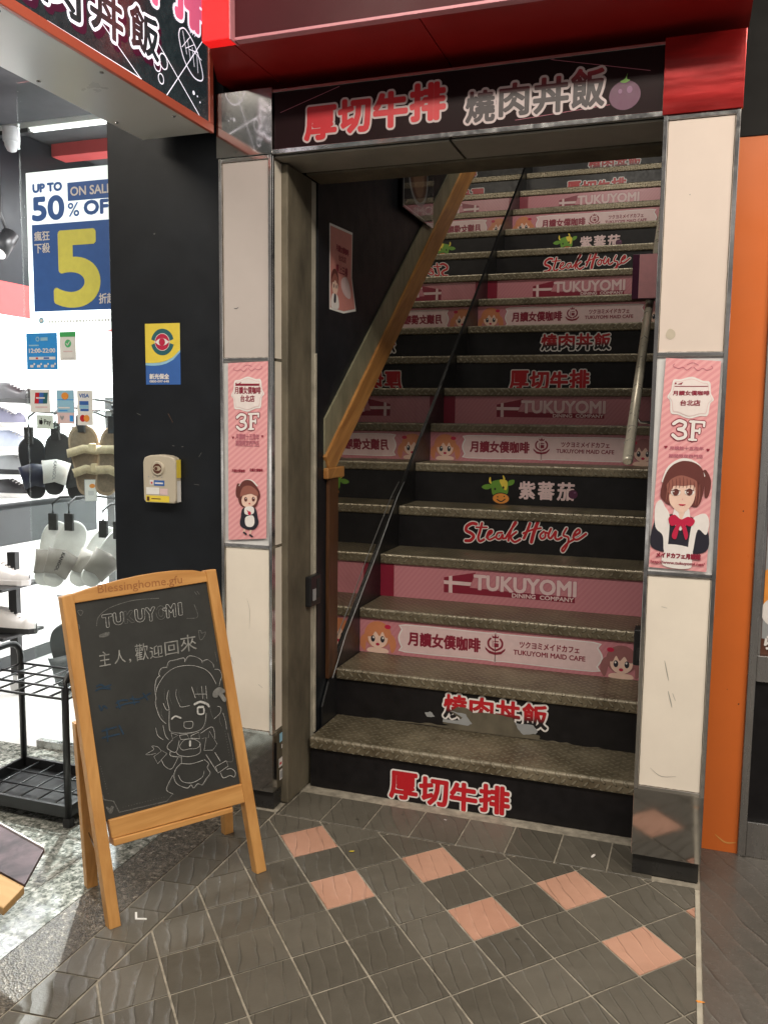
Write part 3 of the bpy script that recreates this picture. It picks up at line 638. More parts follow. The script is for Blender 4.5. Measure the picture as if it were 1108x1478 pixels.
# ---- jamb and lintel
jb = thing('door_frame', 'stained concrete jamb with white track on the left of the stair opening', 'door frame', (.1, -.05, 0))
box(-.02, .134, -.165, .02, 0, 2.06).build('jamb', M['concrete'], jb, .004); box(.05, .128, .0205, .066, 0, 2.06).build('track', M['whitetrim'], jb, .001); box(.12, .1335, .054, .0665, .17, 1.5).build('track_edge', M['whitetrim'], jb, .001)
box(.134, 1.25, -.03, .09, 2.06, 2.16).build('head_beam', M['concrete'], jb, .004)
lb = thing('lock_box', 'small black lock box on the concrete jamb at the left of the stairs', 'lock', (.14, .03, .64))
box(.134, .156, -.03, .055, .64, .745).build('case', M['blackmetal'], lb, .004); box(.1565, .158, -.015, .01, .66, .70).build('plate', P['grey'], lb); box(.1562, .1575, .02, .045, .665, .73).build('cover', M['rubber'], lb, .001)
rb = thing('lock_box', 'small black lock box at the foot of the right pillar beside the stairs', 'lock', (1.225, -.02, .55))
box(1.212, 1.2495, -.04, .02, .555, .665).build('case', M['blackmetal'], rb, .004); box(1.222, 1.243, -.0445, -.0402, .57, .61).build('cover', M['rubber'], rb, .001)

sg = thing('shop_sign', 'long dark sign over the stair opening with red brush lettering and a purple tomato', 'sign', (.67, YP, ZD))
box(LP[1]+.001, RP[0]-.001, YP+.012, -.032, ZD+.0, ZE).build('housing', M['blackmetal'], sg)
face = mat('dark_glossy_sign', (.016, .006, .007), .34, 0, .2, 4, spec=.08)
box(LP[1]+.006, RP[0]-.006, YP+.006, YP+.0118, ZD+.014, ZE-.009).build('face', face, sg)
fr = MB(); fr.box(LP[1]+.001, RP[0]-.001, YP, YP+.0117, ZD, ZD+.0138); fr.box(LP[1]+.001, RP[0]-.001, YP, YP+.0117, ZE-.0088, ZE)
fr.build('frame', M['chrome'], sg, .001)
sf = MB(); sf.box(LP[1]+.002, .66, YP+.02, -.04, ZD-.006, ZD-.0005); sf.box(.668, RP[0]-.002, YP+.02, -.04, ZD-.006, ZD-.0005)
sf.build('underside_panel', mat('grey_soffit_panel', (.3, .28, .24), .35, 0, .15, 6), sg, .001)
a = Art()
bx = [(.222, 2.104, .318, 2.192), (.33, 2.114, .424, 2.202), (.44, 2.118, .536, 2.21), (.55, 2.126, .648, 2.222)]
wl = flat('sign_letter_outline', (.5, .41, .41)); brush_title(a, bx, .0048, .0105, 1, wl)
bx = [(.712, 2.106, .79, 2.186), (.806, 2.114, .884, 2.196), (.9, 2.112, .99, 2.2), (1.0, 2.116, 1.084, 2.212)]
yakiniku(a, bx, .003, .0095, P['redblacksign'], 1, wl)
a.ell(1.138, 2.135, .04, .037, P['purple'], 1); a.ell(1.15, 2.148, .007, .009, P['lpurple'], 2); a.ell(1.126, 2.146, .005, .006, P['lpurple'], 2); a.blob([(1.125, 2.17), (1.138, 2.166), (1.15, 2.172), (1.142, 2.176), (1.143, 2.19), (1.138, 2.177)], P['green'], 2)
for p in (((.93, 2.25), (1.2, 2.19)), ((.14, 2.19), (.33, 2.245)), ((.85, 2.1), (1.1, 2.115))): a.stroke(p, .0006, P['dkpink'], 1, False)
lt = a.build('lettering', sg, (0, YP+.006, 0), *XZ)

# ---- canopy
cp = thing('canopy', 'red canopy soffit with dark fascia above the stair entrance', 'canopy', (.7, -.4, 2.3))
so = MB(); so.prism([(.033, -.455, 2.3), (.1085, -.455, 2.3), (.1085, .1, 2.3), (-.069, .1, 2.3), (-.069, -.235, 2.3)], (0, 0, .012)); so.box(.1115, .6385, -.455, .1, 2.3, 2.312); so.box(.6415, 1.436, -.455, .1, 2.3, 2.312)
so.build('soffit', M['redsoffit'], cp); box(.05, 1.436, -.44, .1, 2.3125, 2.32).build('soffit_backing', M['blackmetal'], cp)
box(.127, 1.436, -.48, -.4555, 2.306, 3.0).build('fascia', M['maroon'], cp); box(.127, 1.436, -.483, -.4555, 2.2975, 2.3055).build('edge_trim', P['pink'], cp, .001)
rbx = thing('sign_box', 'small lit red box at the left end of the canopy', 'sign', (.09, -.49, 2.3))
box(.036, .122, -.5, -.456, 2.297, 3.0).build('glow_panel', M['redglow'], rbx, .002); box(.1222, .1262, -.503, -.456, 2.294, 3.0).build('edge', P['pink'], rbx)
single('header_wall', 'dark wall above the lintel behind the red canopy', 'wall', box(-.4, 1.44, .105, .118, 2.17, 3.1), M['darkwall'])

# ================================================================== PILLARS
def pillar(label, x0, x1, yb, side, group='entrance pillars'):
    t = thing('pillar', label, 'pillar', ((x0+x1)/2, YP+.08, 0), group); cap = M['mirrorsteel'] if side else M['redreflcap']
    box(x0+.006, x1-.006, YP+.008, yb, ZK, ZE-.002).build('core', M['blackmetal'], t)
    box(x0+.004, x1-.004, YP+.014, yb-.004, 0, ZK-.0005).build('toe_kick', M['stone'], t, .002)
    s_ = 1 if side > 0 else 0
    bm_ = MB(); bm_.box(x0, x1, YP, YP+.0078, ZK+.0, ZBASE-.001)
    if side: bm_.box(x1-.0058, x1, YP+.008, yb-.002, ZK, ZBASE-.001)
    bm_.build('base_plate', M['mirrorsteel'], t, .001)
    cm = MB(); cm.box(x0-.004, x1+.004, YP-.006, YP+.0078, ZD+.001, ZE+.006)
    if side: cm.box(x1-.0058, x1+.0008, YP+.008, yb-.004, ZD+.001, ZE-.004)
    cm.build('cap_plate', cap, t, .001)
    f = MB(); e = .011
    f.box(x0, x0+e, YP-.002, YP+.0078, ZBASE, ZD); f.box(x1-e, x1, YP-.002, YP+.0078, ZBASE, ZD)
    for z in (ZBASE+.003, ZB, ZC, ZD-.006): f.box(x0+e+.0002, x1-e-.0002, YP-.001, YP+.0078, z-.0055, z+.0055)
    if side:
        f.box(x1-.004, x1+.001, YP+.008, YP+.019, ZBASE, ZD); f.box(x1-.004, x1+.001, yb-.012, yb, ZBASE, ZD)
        for z in (ZBASE+.003, ZB, ZC, ZD-.006): f.box(x1-.004, x1, YP+.0193, yb-.0122, z-.005, z+.005)
    f.build('frame', M['chrome'], t, .0012)
    for z0, z1, mm in ((ZBASE, ZB, M['acrylic']), (ZC, ZD, M['shadeleft'] if side else M['bounceright'])): box(x0+e, x1-e, YP+.004, YP+.0079, z0+.004, z1-.004).build('front_panel', mm, t)
    box(x0+e, x1-e, YP+.0062, YP+.0079, ZB+.004, ZC-.004).build('front_panel', P['sgrey'], t)
    if side:
        for z0, z1 in ((ZBASE, ZB), (ZB, ZC), (ZC, ZD)):
            pn = box(x1-.0058, x1-.001, YP+.0195, yb-.0125, z0+.003, z1-.003).build('side_panel', M['acrylic'], t)
    return t
lp = pillar('pillar on the left of the stairs with white panels, a narrow banner and grubby side stickers', LP[0], LP[1], -.116, 1)
rp_ = pillar('pillar on the right of the stairs with white panels beside the orange wall', RP[0], RP[1], .02, 0)
a = Art()
for k in range(9): a.ell(-.137, ZB+.035+k*.064, .0022, .003, P['sgrey'], 1, 8)
a.rect(-.185, .215, -.16, .245, P['lblue'], 1); a.rect(-.19, .13, -.165, .16, P['white'], 1); a.rect(-.186, .138, -.17, .146, P['red'], 2); a.rect(-.185, .085, -.16, .12, P['white'], 1); a.rect(-.181, .09, -.165, .114, P['grey'], 2); a.rect(-.17, .19, -.163, .204, P['white'], 1)
a.build('stickers', lp, (LP[1]+.0002, 0, 0), *YZ)

def edgedirt(o, x0, x1, z0, z1):                      # grimy jagged sealant line round a panel
    a = Art(); m_ = flat('sealant_grime', (.16, .13, .095), .8, 0, .5)
    def line(p, q_):
        n = 26; pts = []
        for k in range(n+1):
            t = k/n; pts.append((p[0]+(q_[0]-p[0])*t+random.uniform(-.0007, .0007), p[1]+(q_[1]-p[1])*t+random.uniform(-.0007, .0007)))
        a.stroke(pts, .0009, m_, 1, False)
    line((x0, z0), (x1, z0)); line((x1, z0), (x1, z1)); line((x1, z1), (x0, z1)); line((x0, z1), (x0, z0))
    a.build('sealant', o, (0, YP+.0036, 0), *XZ)
for o_, (xa_, xb_) in ((lp, LP), (rp_, RP)):
    for z0_, z1_ in ((ZBASE+.009, ZB-.006), (ZC+.006, ZD-.012)): edgedirt(o_, xa_+.0122, xb_-.0122, z0_, z1_)
def scuffs(o, marks, O, UVx):
    a = Art()
    for kind, p, wd, m_ in marks:
        (a.stroke(p, wd, m_, 1, True, True) if kind == 's' else a.blob(p, m_, 1, 3))
    a.build('scuffs', o, O, *UVx)
sg_ = flat('scuff_grey', (.34, .32, .29), .6); sb_ = flat('stain_brown', (.48, .42, .33), .5); sw_ = flat('scuff_pale', (.1, .1, .1), .6)
scuffs(rp_, [('s', [(1.305, .63), (1.312, .6), (1.318, .575)], .0012, sg_), ('s', [(1.318, .545), (1.325, .52), (1.33, .5)], .0014, sg_), ('s', [(1.33, .54), (1.338, .52)], .0008, sg_), ('s', [(1.29, .78), (1.305, .777)], .0006, sg_), ('s', [(1.28, .32), (1.31, .3), (1.35, .305)], .0006, sg_),
  ('b', [(1.268, 1.51), (1.28, 1.5), (1.292, 1.508), (1.29, 1.522), (1.276, 1.528)], 0, sb_), ('b', [(1.31, 1.87), (1.3125, 1.868), (1.314, 1.871)], 0, sg_)], (0, YP+.0038, 0), XZ)
scuffs(lp, [('s', [(-.02, 1.62), (-.012, 1.618), (-.004, 1.622)], .0012, sw_), ('s', [(.02, .7), (.03, .66), (.028, .6)], .0005, sg_), ('s', [(-.04, .5), (-.03, .48)], .0007, sg_), ('s', [(.06, .42), (.075, .41)], .0007, sg_)], (0, YP+.0038, 0), XZ)

def banner(label, pts, maker):
    t = thing('banner', label, 'banner', ((pts[0][0]+pts[1][0])/2, YP, pts[0][1]), 'pink cafe banners on the pillars')
    nx, nz = 8, 14; vs = []
    q = lambda u, v: tuple((pts[0][k]*(1-u)+pts[1][k]*u)*(1-v)+(pts[3][k]*(1-u)+pts[2][k]*u)*v for k in (0, 1))
    bend = lambda u, v: .0028-.0022*math.cos(2*math.pi*u)-.0014*math.sin(5*v+u*2)*abs(2*u-1)**3
    for j in range(nz+1):
        for i in range(nx+1):
            x, z = q(i/nx, j/nz); vs.append((x, YP-.0005-max(0, -bend(i/nx, j/nz))*0, z))
    b = MB(); b.raw(vs, [(j*(nx+1)+i, j*(nx+1)+i+1, (j+1)*(nx+1)+i+1, (j+1)*(nx+1)+i) for j in range(nz) for i in range(nx)])
    s_ = b.build('sheet', P['stripe'], t)
    sd = s_.modifiers.new('solid', 'SOLIDIFY'); sd.thickness = .0006; sd.offset = -1
    a = Art(); maker(a, q); a.build('print', t, (0, YP-.0012, 0), *XZ); return t
def qbox(q, u0, v0, u1, v1):
    p0, p1 = q(u0, v0), q(u1, v1); return (p0[0], p0[1], p1[0], p1[1])
def badge(a, q):
    for g, m_, l in ((0, P['white'], 1), (.03, P['lpink'], 2), (.042, flat('badge_cream', (.78, .7, .68)), 3)):
        pts = [(.08+g, .82), (.14+g, .8), (.17+g, .745+g*.3), (.3, .74+g*.3), (.5, .725+g*.3), (.7, .74+g*.3), (.83-g, .745+g*.3), (.86-g, .8), (.92-g, .82), (.86-g, .85), (.83-g, .9-g*.3), (.7, .905-g*.3), (.5, .92-g*.3), (.3, .905-g*.3), (.17+g, .9-g*.3), (.14+g, .85)]
        a.blob([q(*p) for p in pts], m_, l, 4)
    for sd in (-1, 1):
        a.stroke([q(.5+sd*u, v) for u, v in ((.02, .965), (.1, .95), (.18, .962), (.26, .955), (.36, .965), (.33, .975))], .0007, P['dkpink'], 1)
    a.stroke([q(.4, .975), q(.5, .985), q(.6, .975)], .0007, P['dkpink'], 1)
    x0, z0, x1, z1 = qbox(q, .2, .872, .8, .878); a.rect(x0, z0, x1, z1, P['maroon'], 4)
    a.poly([q(.24, .88), q(.35, .893), q(.32, .88)], P['maroon'], 4); x0, z0, x1, z1 = qbox(q, .2, .88, .23, .888); a.rect(x0, z0, x1, z1, P['maroon'], 4)
    a.text('月讀女僕咖啡', *qbox(q, .18, .828, .83, .86), P['maroon'], 4, .0006, rings=6); a.text('台北店', *qbox(q, .33, .782, .68, .814), P['maroon'], 4, .0006, rings=6)
    def three_f(wd, m_, l):
        T = lambda u, v: q(.22+.56*u, .625+.09*v)
        a.stroke([T(.03, .78), T(.2, .96), T(.4, .85), T(.36, .6), T(.2, .52)], wd, m_, l); a.stroke([T(.2, .52), T(.4, .42), T(.42, .15), T(.2, .02), T(.03, .2)], wd, m_, l)
        a.stroke([T(.66, .03), T(.66, .95)], wd*1.1, m_, l, False); a.stroke([T(.56, .02), T(.78, .02)], wd*.7, m_, l, False); a.stroke([T(.56, .96), T(1, .96)], wd*.8, m_, l, False); a.stroke([T(1, .96), T(1, .76)], wd*.7, m_, l, False)
        a.stroke([T(.66, .5), T(.87, .5)], wd*.8, m_, l, False); a.stroke([T(.87, .62), T(.87, .38)], wd*.6, m_, l, False)
    three_f(.0068, P['maroon'], 1.5); three_f(.0042, P['white'], 2.5)
    a.text('月讀館十五周年', *qbox(q, .2, .572, .8, .597), P['dkpink'], 2, .0003, rings=5); a.text('期間限定西門店', *qbox(q, .2, .535, .8, .56), P['dkpink'], 2, .0003, rings=5)
    for u in (.13, .88):
        c0 = q(u, .584); r1 = .0034; a.blob([(c0[0], c0[1]-r1*1.3), (c0[0]+r1*1.2, c0[1]+r1*.3), (c0[0]+r1*.6, c0[1]+r1), (c0[0], c0[1]+r1*.5), (c0[0]-r1*.6, c0[1]+r1), (c0[0]-r1*1.2, c0[1]+r1*.3)], P['maroon'], 2)
def bust(a, q):
    badge(a, q); B = lambda pts, m_, l: a.blob([q(u, v) for u, v in pts], m_, l)
    B([(.02, .1), (.03, .22), (.12, .25), (.5, .27), (.85, .24), (.98, .2), (.97, .1), (.5, .08)], P['dress'], 3)
    B([(.12, .33), (.03, .3), (.06, .2), (.2, .16), (.24, .09), (.3, .09), (.3, .25), (.2, .3)], P['white'], 4); B([(.92, .28), (.99, .24), (.95, .18), (.8, .2), (.74, .09), (.66, .1), (.7, .24), (.78, .27)], P['white'], 4); B([(.25, .09), (.3, .12), (.7, .11), (.74, .06), (.7, .01), (.25, .015)], P['white'], 4)
    B([(.42, .28), (.44, .33), (.58, .33), (.6, .28), (.5, .2)], P['skin'], 4.5); B([(.34, .24), (.4, .31), (.5, .24), (.6, .31), (.66, .24), (.56, .21), (.5, .19), (.42, .21)], P['white'], 5)
    B([(.78, .46), (.86, .49), (.97, .44), (.95, .37), (.88, .36), (.86, .42)], P['hair'], 3)
    B([(.1, .36), (.16, .33), (.3, .31), (.5, .33), (.75, .31), (.84, .36), (.86, .44), (.78, .5), (.55, .525), (.3, .505), (.16, .45)], P['hair'], 5)
    a.stroke([q(.13, .42), q(.22, .49), q(.45, .53), q(.7, .515), q(.84, .46)], .0035, P['white'], 4.8)
    B([(.28, .39), (.27, .33), (.36, .295), (.5, .275), (.62, .3), (.7, .34), (.71, .4), (.6, .43), (.4, .425)], P['skin'], 6)
    B([(.2, .4), (.25, .455), (.45, .475), (.68, .45), (.76, .4), (.72, .36), (.69, .41), (.5, .405), (.32, .4), (.27, .36)], P['hairhi'], 7)
    B([(.18, .4), (.24, .46), (.45, .49), (.7, .465), (.78, .42), (.68, .44), (.45, .455), (.28, .435)], P['hair'], 7.5)
    for k in range(11):
        u = .17+k*.063; a.stroke([q(u, .45-.03*abs(k-5)/5), q(u+.012, .42-.02*abs(k-5)/5), q(u+.006, .396-.03*(abs(k-5)/5)**2)], .0009, P['hair'], 7.8, True, True)
    for u in (.21, .25, .73, .78): a.stroke([q(u, .42), q(u+.01, .37), q(u-.004, .32)], .001, P['hairhi'], 5.5, True, True)
    for u in (.37, .61):
        a.ell(*q(u, .373+.006*(u > .5)), .0125, .0095, P['white'], 8, 18); a.ell(*q(u, .373+.006*(u > .5)), .0082, .0093, P['hair'], 9, 16); a.ell(q(u, 0)[0]+.001, q(u, .376)[1], .0016, .002, P['white'], 10, 8); c0 = q(u, .384+.006*(u > .5)); a.stroke([(c0[0]-.011, c0[1]-.0025), (c0[0], c0[1]+.001), (c0[0]+.011, c0[1]-.0025)], .0008, P['hair'], 10)
    a.ell(*q(.5, .318), .009, .0042, P['bow'], 8, 14, 180, 360); a.stroke([q(.5, .345), q(.495, .338)], .0006, P['pink'], 8)
    B([(.28, .245), (.34, .21), (.5, .225), (.68, .215), (.74, .245), (.62, .26), (.5, .245), (.38, .265)], P['bow'], 8); B([(.46, .235), (.36, .165), (.44, .15), (.5, .215), (.6, .15), (.64, .175), (.55, .235)], P['bow'], 8.5)
    a.text('メイドカフェ月讀館', *qbox(q, .12, .052, .88, .083), P['maroon'], 6, .001, rings=8); a.text('http://www.tukuyomi.net/', *qbox(q, .03, .018, .96, .043), P['maroon'], 6, .0004, rings=5)
def doll(a, q):
    badge(a, q); B = lambda pts, m_, l: a.blob([q(u, v) for u, v in pts], m_, l)
    for u in (.1, .56): a.text('月讀女僕咖啡', *qbox(q, u, .388, u+.34, .4), P['maroon'], 2, .0003, rings=5)
    B([(.2, .27), (.24, .32), (.32, .31), (.3, .25), (.24, .24)], P['hair'], 2)
    B([(.28, .22), (.27, .29), (.4, .335), (.6, .335), (.78, .29), (.84, .25), (.8, .22), (.7, .18), (.4, .185)], P['hair'], 3)
    a.stroke([q(.3, .31), q(.45, .337), q(.62, .335), q(.76, .305)], .0022, P['white'], 2.8)
    B([(.36, .23), (.4, .195), (.55, .185), (.7, .2), (.76, .23), (.7, .262), (.45, .262)], P['skin'], 4); B([(.32, .25), (.4, .3), (.6, .305), (.78, .27), (.76, .245), (.6, .26), (.42, .252)], P['hairhi'], 5)
    for u in (.47, .67): a.ell(*q(u, .23), .0055, .0075, P['hair'], 6, 14); a.ell(*q(u+.01, .235), .0016, .002, P['white'], 7, 8)
    a.ell(*q(.57, .205), .003, .0024, P['bow'], 6, 10)
    B([(.4, .18), (.34, .13), (.32, .085), (.45, .06), (.68, .055), (.8, .085), (.78, .125), (.7, .18)], P['dress'], 4); B([(.48, .13), (.45, .1), (.5, .075), (.64, .072), (.7, .095), (.66, .135)], P['white'], 5); B([(.46, .185), (.44, .15), (.55, .14), (.68, .15), (.66, .185)], P['white'], 5)
    B([(.5, .17), (.54, .155), (.62, .17), (.56, .16)], P['bow'], 6); a.ell(*q(.57, .15), .006, .006, P['bow'], 6, 12)
    for u, v in ((.42, .03), (.58, .015)): a.stroke([q(u+.02, v+.035), q(u, v+.012)], .003, P['skin'], 3); a.stroke([q(u, v+.01), q(u+.06, v)], .003, P['dress'], 4)
banner('narrow pink banner with a full figure maid on the left pillar', [(-.043, .888), (.092, .9), (.1, 1.455), (-.04, 1.45)], doll)
banner('wide pink banner with a head and shoulders maid on the right pillar', [(1.252, .888), (1.4, .884), (1.409, 1.442), (1.272, 1.452)], bust)

# ================================================================== RIGHT SIDE
ow = thing('wall', 'plain bright orange wall panel between the right pillar and the shop window', 'wall', (1.48, .02, 0))
box(1.426, 1.5325, 0, .03, .0, 2.07).build('panel', M['orange'], ow); box(1.43, 1.5325, -.004, .03, 2.0705, 3.1).build('upper_panel', M['darkwall'], ow)
dw = thing('shop_window', 'shop window with a steel frame and food poster at the right edge', 'window', (1.9, .02, 0))
fr = MB(); fr.box(1.533, 1.556, -.012, .03, 0, 2.3); fr.box(1.5562, 2.6, -.008, .03, .535, .612); fr.box(1.5562, 2.6, -.008, .03, 0, .108)
fr.build('frame', M['steel'], dw, .002); box(1.5562, 2.6, .004, .03, .1085, .5345).build('lower_panel', M['black'], dw); box(1.5562, 2.6, .01, .03, .6125, 2.3).build('poster', P['brown'], dw)
box(1.557, 1.5635, -.002, .0095, .613, 2.3).build('inner_trim', M['chrome'], dw)
a = Art(); X0 = 1.566
a.rect(X0, 1.5, 2.5, 1.72, P['cyan'], 1); a.rect(X0, 1.55, 2.5, 1.6, P['litwhite'], 2); a.rect(X0, 1.28, 2.5, 1.49, P['teal'], 1); a.rect(X0, 1.1, 2.5, 1.27, P['brown'], 1); a.ell(1.68, 1.16, .1, .03, P['orange'], 2)
a.rect(X0, .66, 2.5, 1.03, P['grey'], 1); a.poly([(X0, .86), (1.62, .9), (1.75, .8), (X0, .76)], P['orange'], 2); a.ell(1.62, .74, .06, .05, P['white'], 3); a.rect(1.585, .62, 1.7, .7, P['brown'], 3); a.text('らー', 1.575, .63, 1.65, .668, P['white'], 4, .002, rings=6)
a.build('print', dw, (0, .0098, 0), *XZ)

# ================================================================== BLADE SIGN
bs = thing('projecting_sign', 'lit projecting sign box with red frame and chalk style food drawings overhead', 'sign', (-.2, -.8, 2.145))
bx0, bx1, by0, by1, bz0, bz1 = -.328, -.072, -1.75, -.252, 2.145, 2.95
box(bx0, bx1-.012, by0, by1, bz0, bz1).build('housing', P['silver'], bs, .004)
fr = MB(); e = .024
fr.box(bx1-.0118, bx1, by0, by1, bz0-.002, bz0+e); fr.box(bx1-.0118, bx1, by1-e, by1, bz0+e+.0003, bz1); fr.box(bx1-.0118, bx1, by0, by0+e, bz0+e+.0003, bz1); fr.build('frame', P['signred'], bs, .002)
box(bx1-.0116, bx1-.005, by0+e, by1-e, bz0+e, bz1).build('face', P['signface'], bs)
a = Art()
bx = [(-1.16, 2.2, -1.03, 2.3), (-.99, 2.212, -.865, 2.312), (-.825, 2.225, -.70, 2.33), (-.665, 2.243, -.54, 2.347)]
bxo = [(b[0]+.012, b[1]-.012, b[2]+.012, b[3]-.012) for b in bx]
a.row('燒肉丼飯', bxo, P['purple'], 1, .012); a.row('燒肉丼飯', bx, P['litwhite'], 2, .0115, rings=18); a.row('燒肉丼飯', bx, P['signface'], 3, .0035)
for ch, b in zip('燒肉丼飯', bx): pass
bx = [(-.98+k*.175, 2.37+k*.012, -.83+k*.175, 2.53+k*.012) for k in range(4)]
a.row('厚切牛排', bx, P['litwhite'], 2, .017, rings=18); a.row('厚切牛排', bx, P['litpink'], 3, .009)
for p in (((-.98, 2.17), (-.62, 2.172)), ((-.78, 2.245), (-.62, 2.17)), ((-.6, 2.33), (-.33, 2.172)), ((-.5, 2.172), (-.28, 2.42))): a.stroke(p, .0014, P['litwhite'], 1, False)
for cx, cy, r1 in ((-.545, 2.235, .016), (-.515, 2.255, .02), (-.528, 2.205, .013)): a.stroke([(cx+r1*math.cos(t*.7), cy+r1*math.sin(t*.7)) for t in range(10)], .0014, P['litwhite'], 2)
a.stroke([(-.43, 2.375), (-.4, 2.385), (-.345, 2.355), (-.31, 2.3), (-.315, 2.275), (-.36, 2.27), (-.41, 2.3), (-.435, 2.35), (-.43, 2.375)], .0018, P['litwhite'], 2)
for k in range(4): a.stroke([(-.415+k*.025, 2.375-k*.013), (-.395+k*.02, 2.32-k*.01)], .001, P['litwhite'], 2, False); a.stroke([(-.42+k*.02, 2.33+k*.004), (-.375+k*.02, 2.375-k*.014)], .001, P['litwhite'], 2, False)
for k in range(3): a.stroke([(-.375+k*.012, 2.385), (-.37+k*.012, 2.4), (-.377+k*.012, 2.415)], .001, P['litwhite'], 2)
a.ell(-.36, 2.225, .006, .006, P['litwhite'], 2, 12); a.ell(-.34, 2.222, .003, .003, P['litwhite'], 2, 8); a.ell(-.325, 2.21, .003, .003, P['litwhite'], 2, 8)
a.build('lettering', bs, (bx1-.005, 0, 0), *YZ)
for yy in (-.42, -.75, -1.1):
    for xx in (-.3, -.105): MB().lathe([(.006, 0), (.004, -.004)], (xx, yy, bz0), 2, 10).build('screw', M['steel'], bs)

# ================================================================== BLACK COLUMN
cl = thing('column', 'wide matt black column left of the stair entrance', 'column', (-.3, 0, 0))
box(-.502, -.0685, -.198, .3, 0, 3.0).build('shaft', M['blackwall'], cl, .003)
YC = -.1985
ss = thing('sticker', 'yellow and blue security sticker with a red eye on the black column', 'sticker', (-.3, YC, 1.385))
a = Art(); a.rect(-.367, 1.385, -.235, 1.583, P['blue'], 1)
a.poly([(-.367, 1.583), (-.367, 1.448)]+[(-.367+.132*t, 1.448+.038*t**3-.003*math.sin(t*3)) for t in (.2, .4, .6, .8)]+[(-.235, 1.49), (-.235, 1.583)], P['lblue'], 2)
a.poly([(-.367, 1.583), (-.367, 1.456)]+[(-.367+.132*t, 1.456+.038*t**3-.002*math.sin(t*3)) for t in (.2, .4, .6, .8)]+[(-.235, 1.497), (-.235, 1.583)], P['yellow'], 3)
a.ell(-.301, 1.523, .043, .043, P['teal'], 4, 40); a.poly([(-.35, 1.534), (-.35, 1.512), (-.32, 1.523)], P['yellow'], 5); a.poly([(-.252, 1.534), (-.252, 1.512), (-.282, 1.523)], P['yellow'], 5)
a.ell(-.301, 1.523, .0285, .0285, P['white'], 6, 30); a.ell(-.301, 1.523, .0265, .0265, P['bow'], 7, 30)
a.poly([(-.328, 1.523), (-.315, 1.532), (-.301, 1.536), (-.287, 1.532), (-.274, 1.523), (-.287, 1.514), (-.301, 1.51), (-.315, 1.514)], P['white'], 8); a.ell(-.301, 1.523, .0115, .0125, P['bow'], 9, 20)
a.text('新光保全', -.352, 1.403, -.278, 1.42, P['white'], 4, .0008, rings=6); a.text('0800-097-648', -.352, 1.392, -.278, 1.399, P['white'], 4, .0003, rings=5)
a.build('print', ss, (0, YC, 0), *XZ)
ab = thing('alarm_box', 'beige plastic security card reader with yellow base sticker on the black column', 'alarm box', (-.3, YC, .995))
bm_ = MB(); pr = []
for k in range(12): pass
prof = [(-.362, 1.003), (-.353, .996), (-.247, .996), (-.238, 1.003), (-.237, 1.13), (-.243, 1.146), (-.265, 1.153), (-.3, 1.156), (-.335, 1.153), (-.357, 1.146), (-.363, 1.13)]
bm_.prism([(x, YC-.034, z) for x, z in prof], (0, .0338, 0)); bm_.build('body', M['plastic'], ab, .005)
MB().lathe([(.024, 0), (.024, -.004), (.021, -.006)], (-.303, YC-.034, 1.11), 1, 24).build('bezel', M['plastic'], ab)
a = Art(); a.ell(-.303, 1.11, .0165, .0165, P['brown'], 0, 24); a.poly([(-.319, 1.11), (-.31, 1.118), (-.296, 1.118), (-.287, 1.11), (-.296, 1.103), (-.31, 1.103)], flat('beige_print', (.45, .38, .28)), 1); a.ell(-.307, 1.11, .006, .006, P['brown'], 2, 12)
a.build('emblem', ab, (0, YC-.0405, 0), *XZ)
a = Art(); a.rect(-.352, .999, -.262, 1.02, P['yellow'], 1); a.rect(-.348, 1.002, -.338, 1.016, P['brown'], 2); a.rect(-.33, 1.008, -.295, 1.011, P['brown'], 2); a.rect(-.35, 1.024, -.3, 1.047, P['paper'], 1); a.rect(-.298, 1.024, -.268, 1.044, P['lpink'], 1); a.rect(-.32, 1.053, -.28, 1.071, P['blue'], 1); a.rect(-.316, 1.059, -.285, 1.064, P['white'], 2); a.rect(-.336, 1.056, -.321, 1.072, P['white'], 1); a.rect(-.332, 1.059, -.325, 1.065, P['red'], 2)
for k in range(4): a.ell(-.34+k*.017, 1.082, .0022, .0022, P['grey'], 1, 8)
a.build('labels', ab, (0, YC-.0345, 0), *XZ)
a = Art(); a.rect(YC-.03, 1.08, YC-.004, 1.14, P['yellow'], 1); a.rect(YC-.028, 1.0, YC-.005, 1.07, P['paper'], 1); a.build('side_label', ab, (-.2368, 0, 0), *YZ)

scuffs(cl, [('s', [(-.285+k*.004, 1.29-k*.006), (-.28+k*.003, 1.285-k*.006)], .0016, flat('scuff_rust', (.09, .05, .035), .7)) for k in range(5)]+[('s', [(-.405, 1.29), (-.39, 1.284)], .0012, sw_), ('s', [(-.27, 1.185), (-.262, 1.184)], .0015, sw_), ('s', [(-.235, 1.182), (-.228, 1.183)], .0015, sw_), ('s', [(-.17, 1.15), (-.16, 1.165)], .001, sw_), ('s', [(-.19, 1.06), (-.17, 1.058)], .001, sw_), ('b', [(-.33, 1.87), (-.325, 1.866), (-.322, 1.872)], 0, sw_)], (0, YC, 0), XZ)
scuffs(ow, [('b', [(1.495, 1.03), (1.498, 1.028), (1.499, 1.032)], 0, P['blk']), ('b', [(1.512, .46), (1.515, .457), (1.516, .462)], 0, P['blk']), ('b', [(1.48, .5), (1.4815, .499), (1.482, .502)], 0, P['brown']), ('s', [(1.47, .05), (1.5, .03), (1.53, .035)], .002, flat('worn_orange', (.8, .42, .12), .6))], (0, -.0003, 0), XZ)

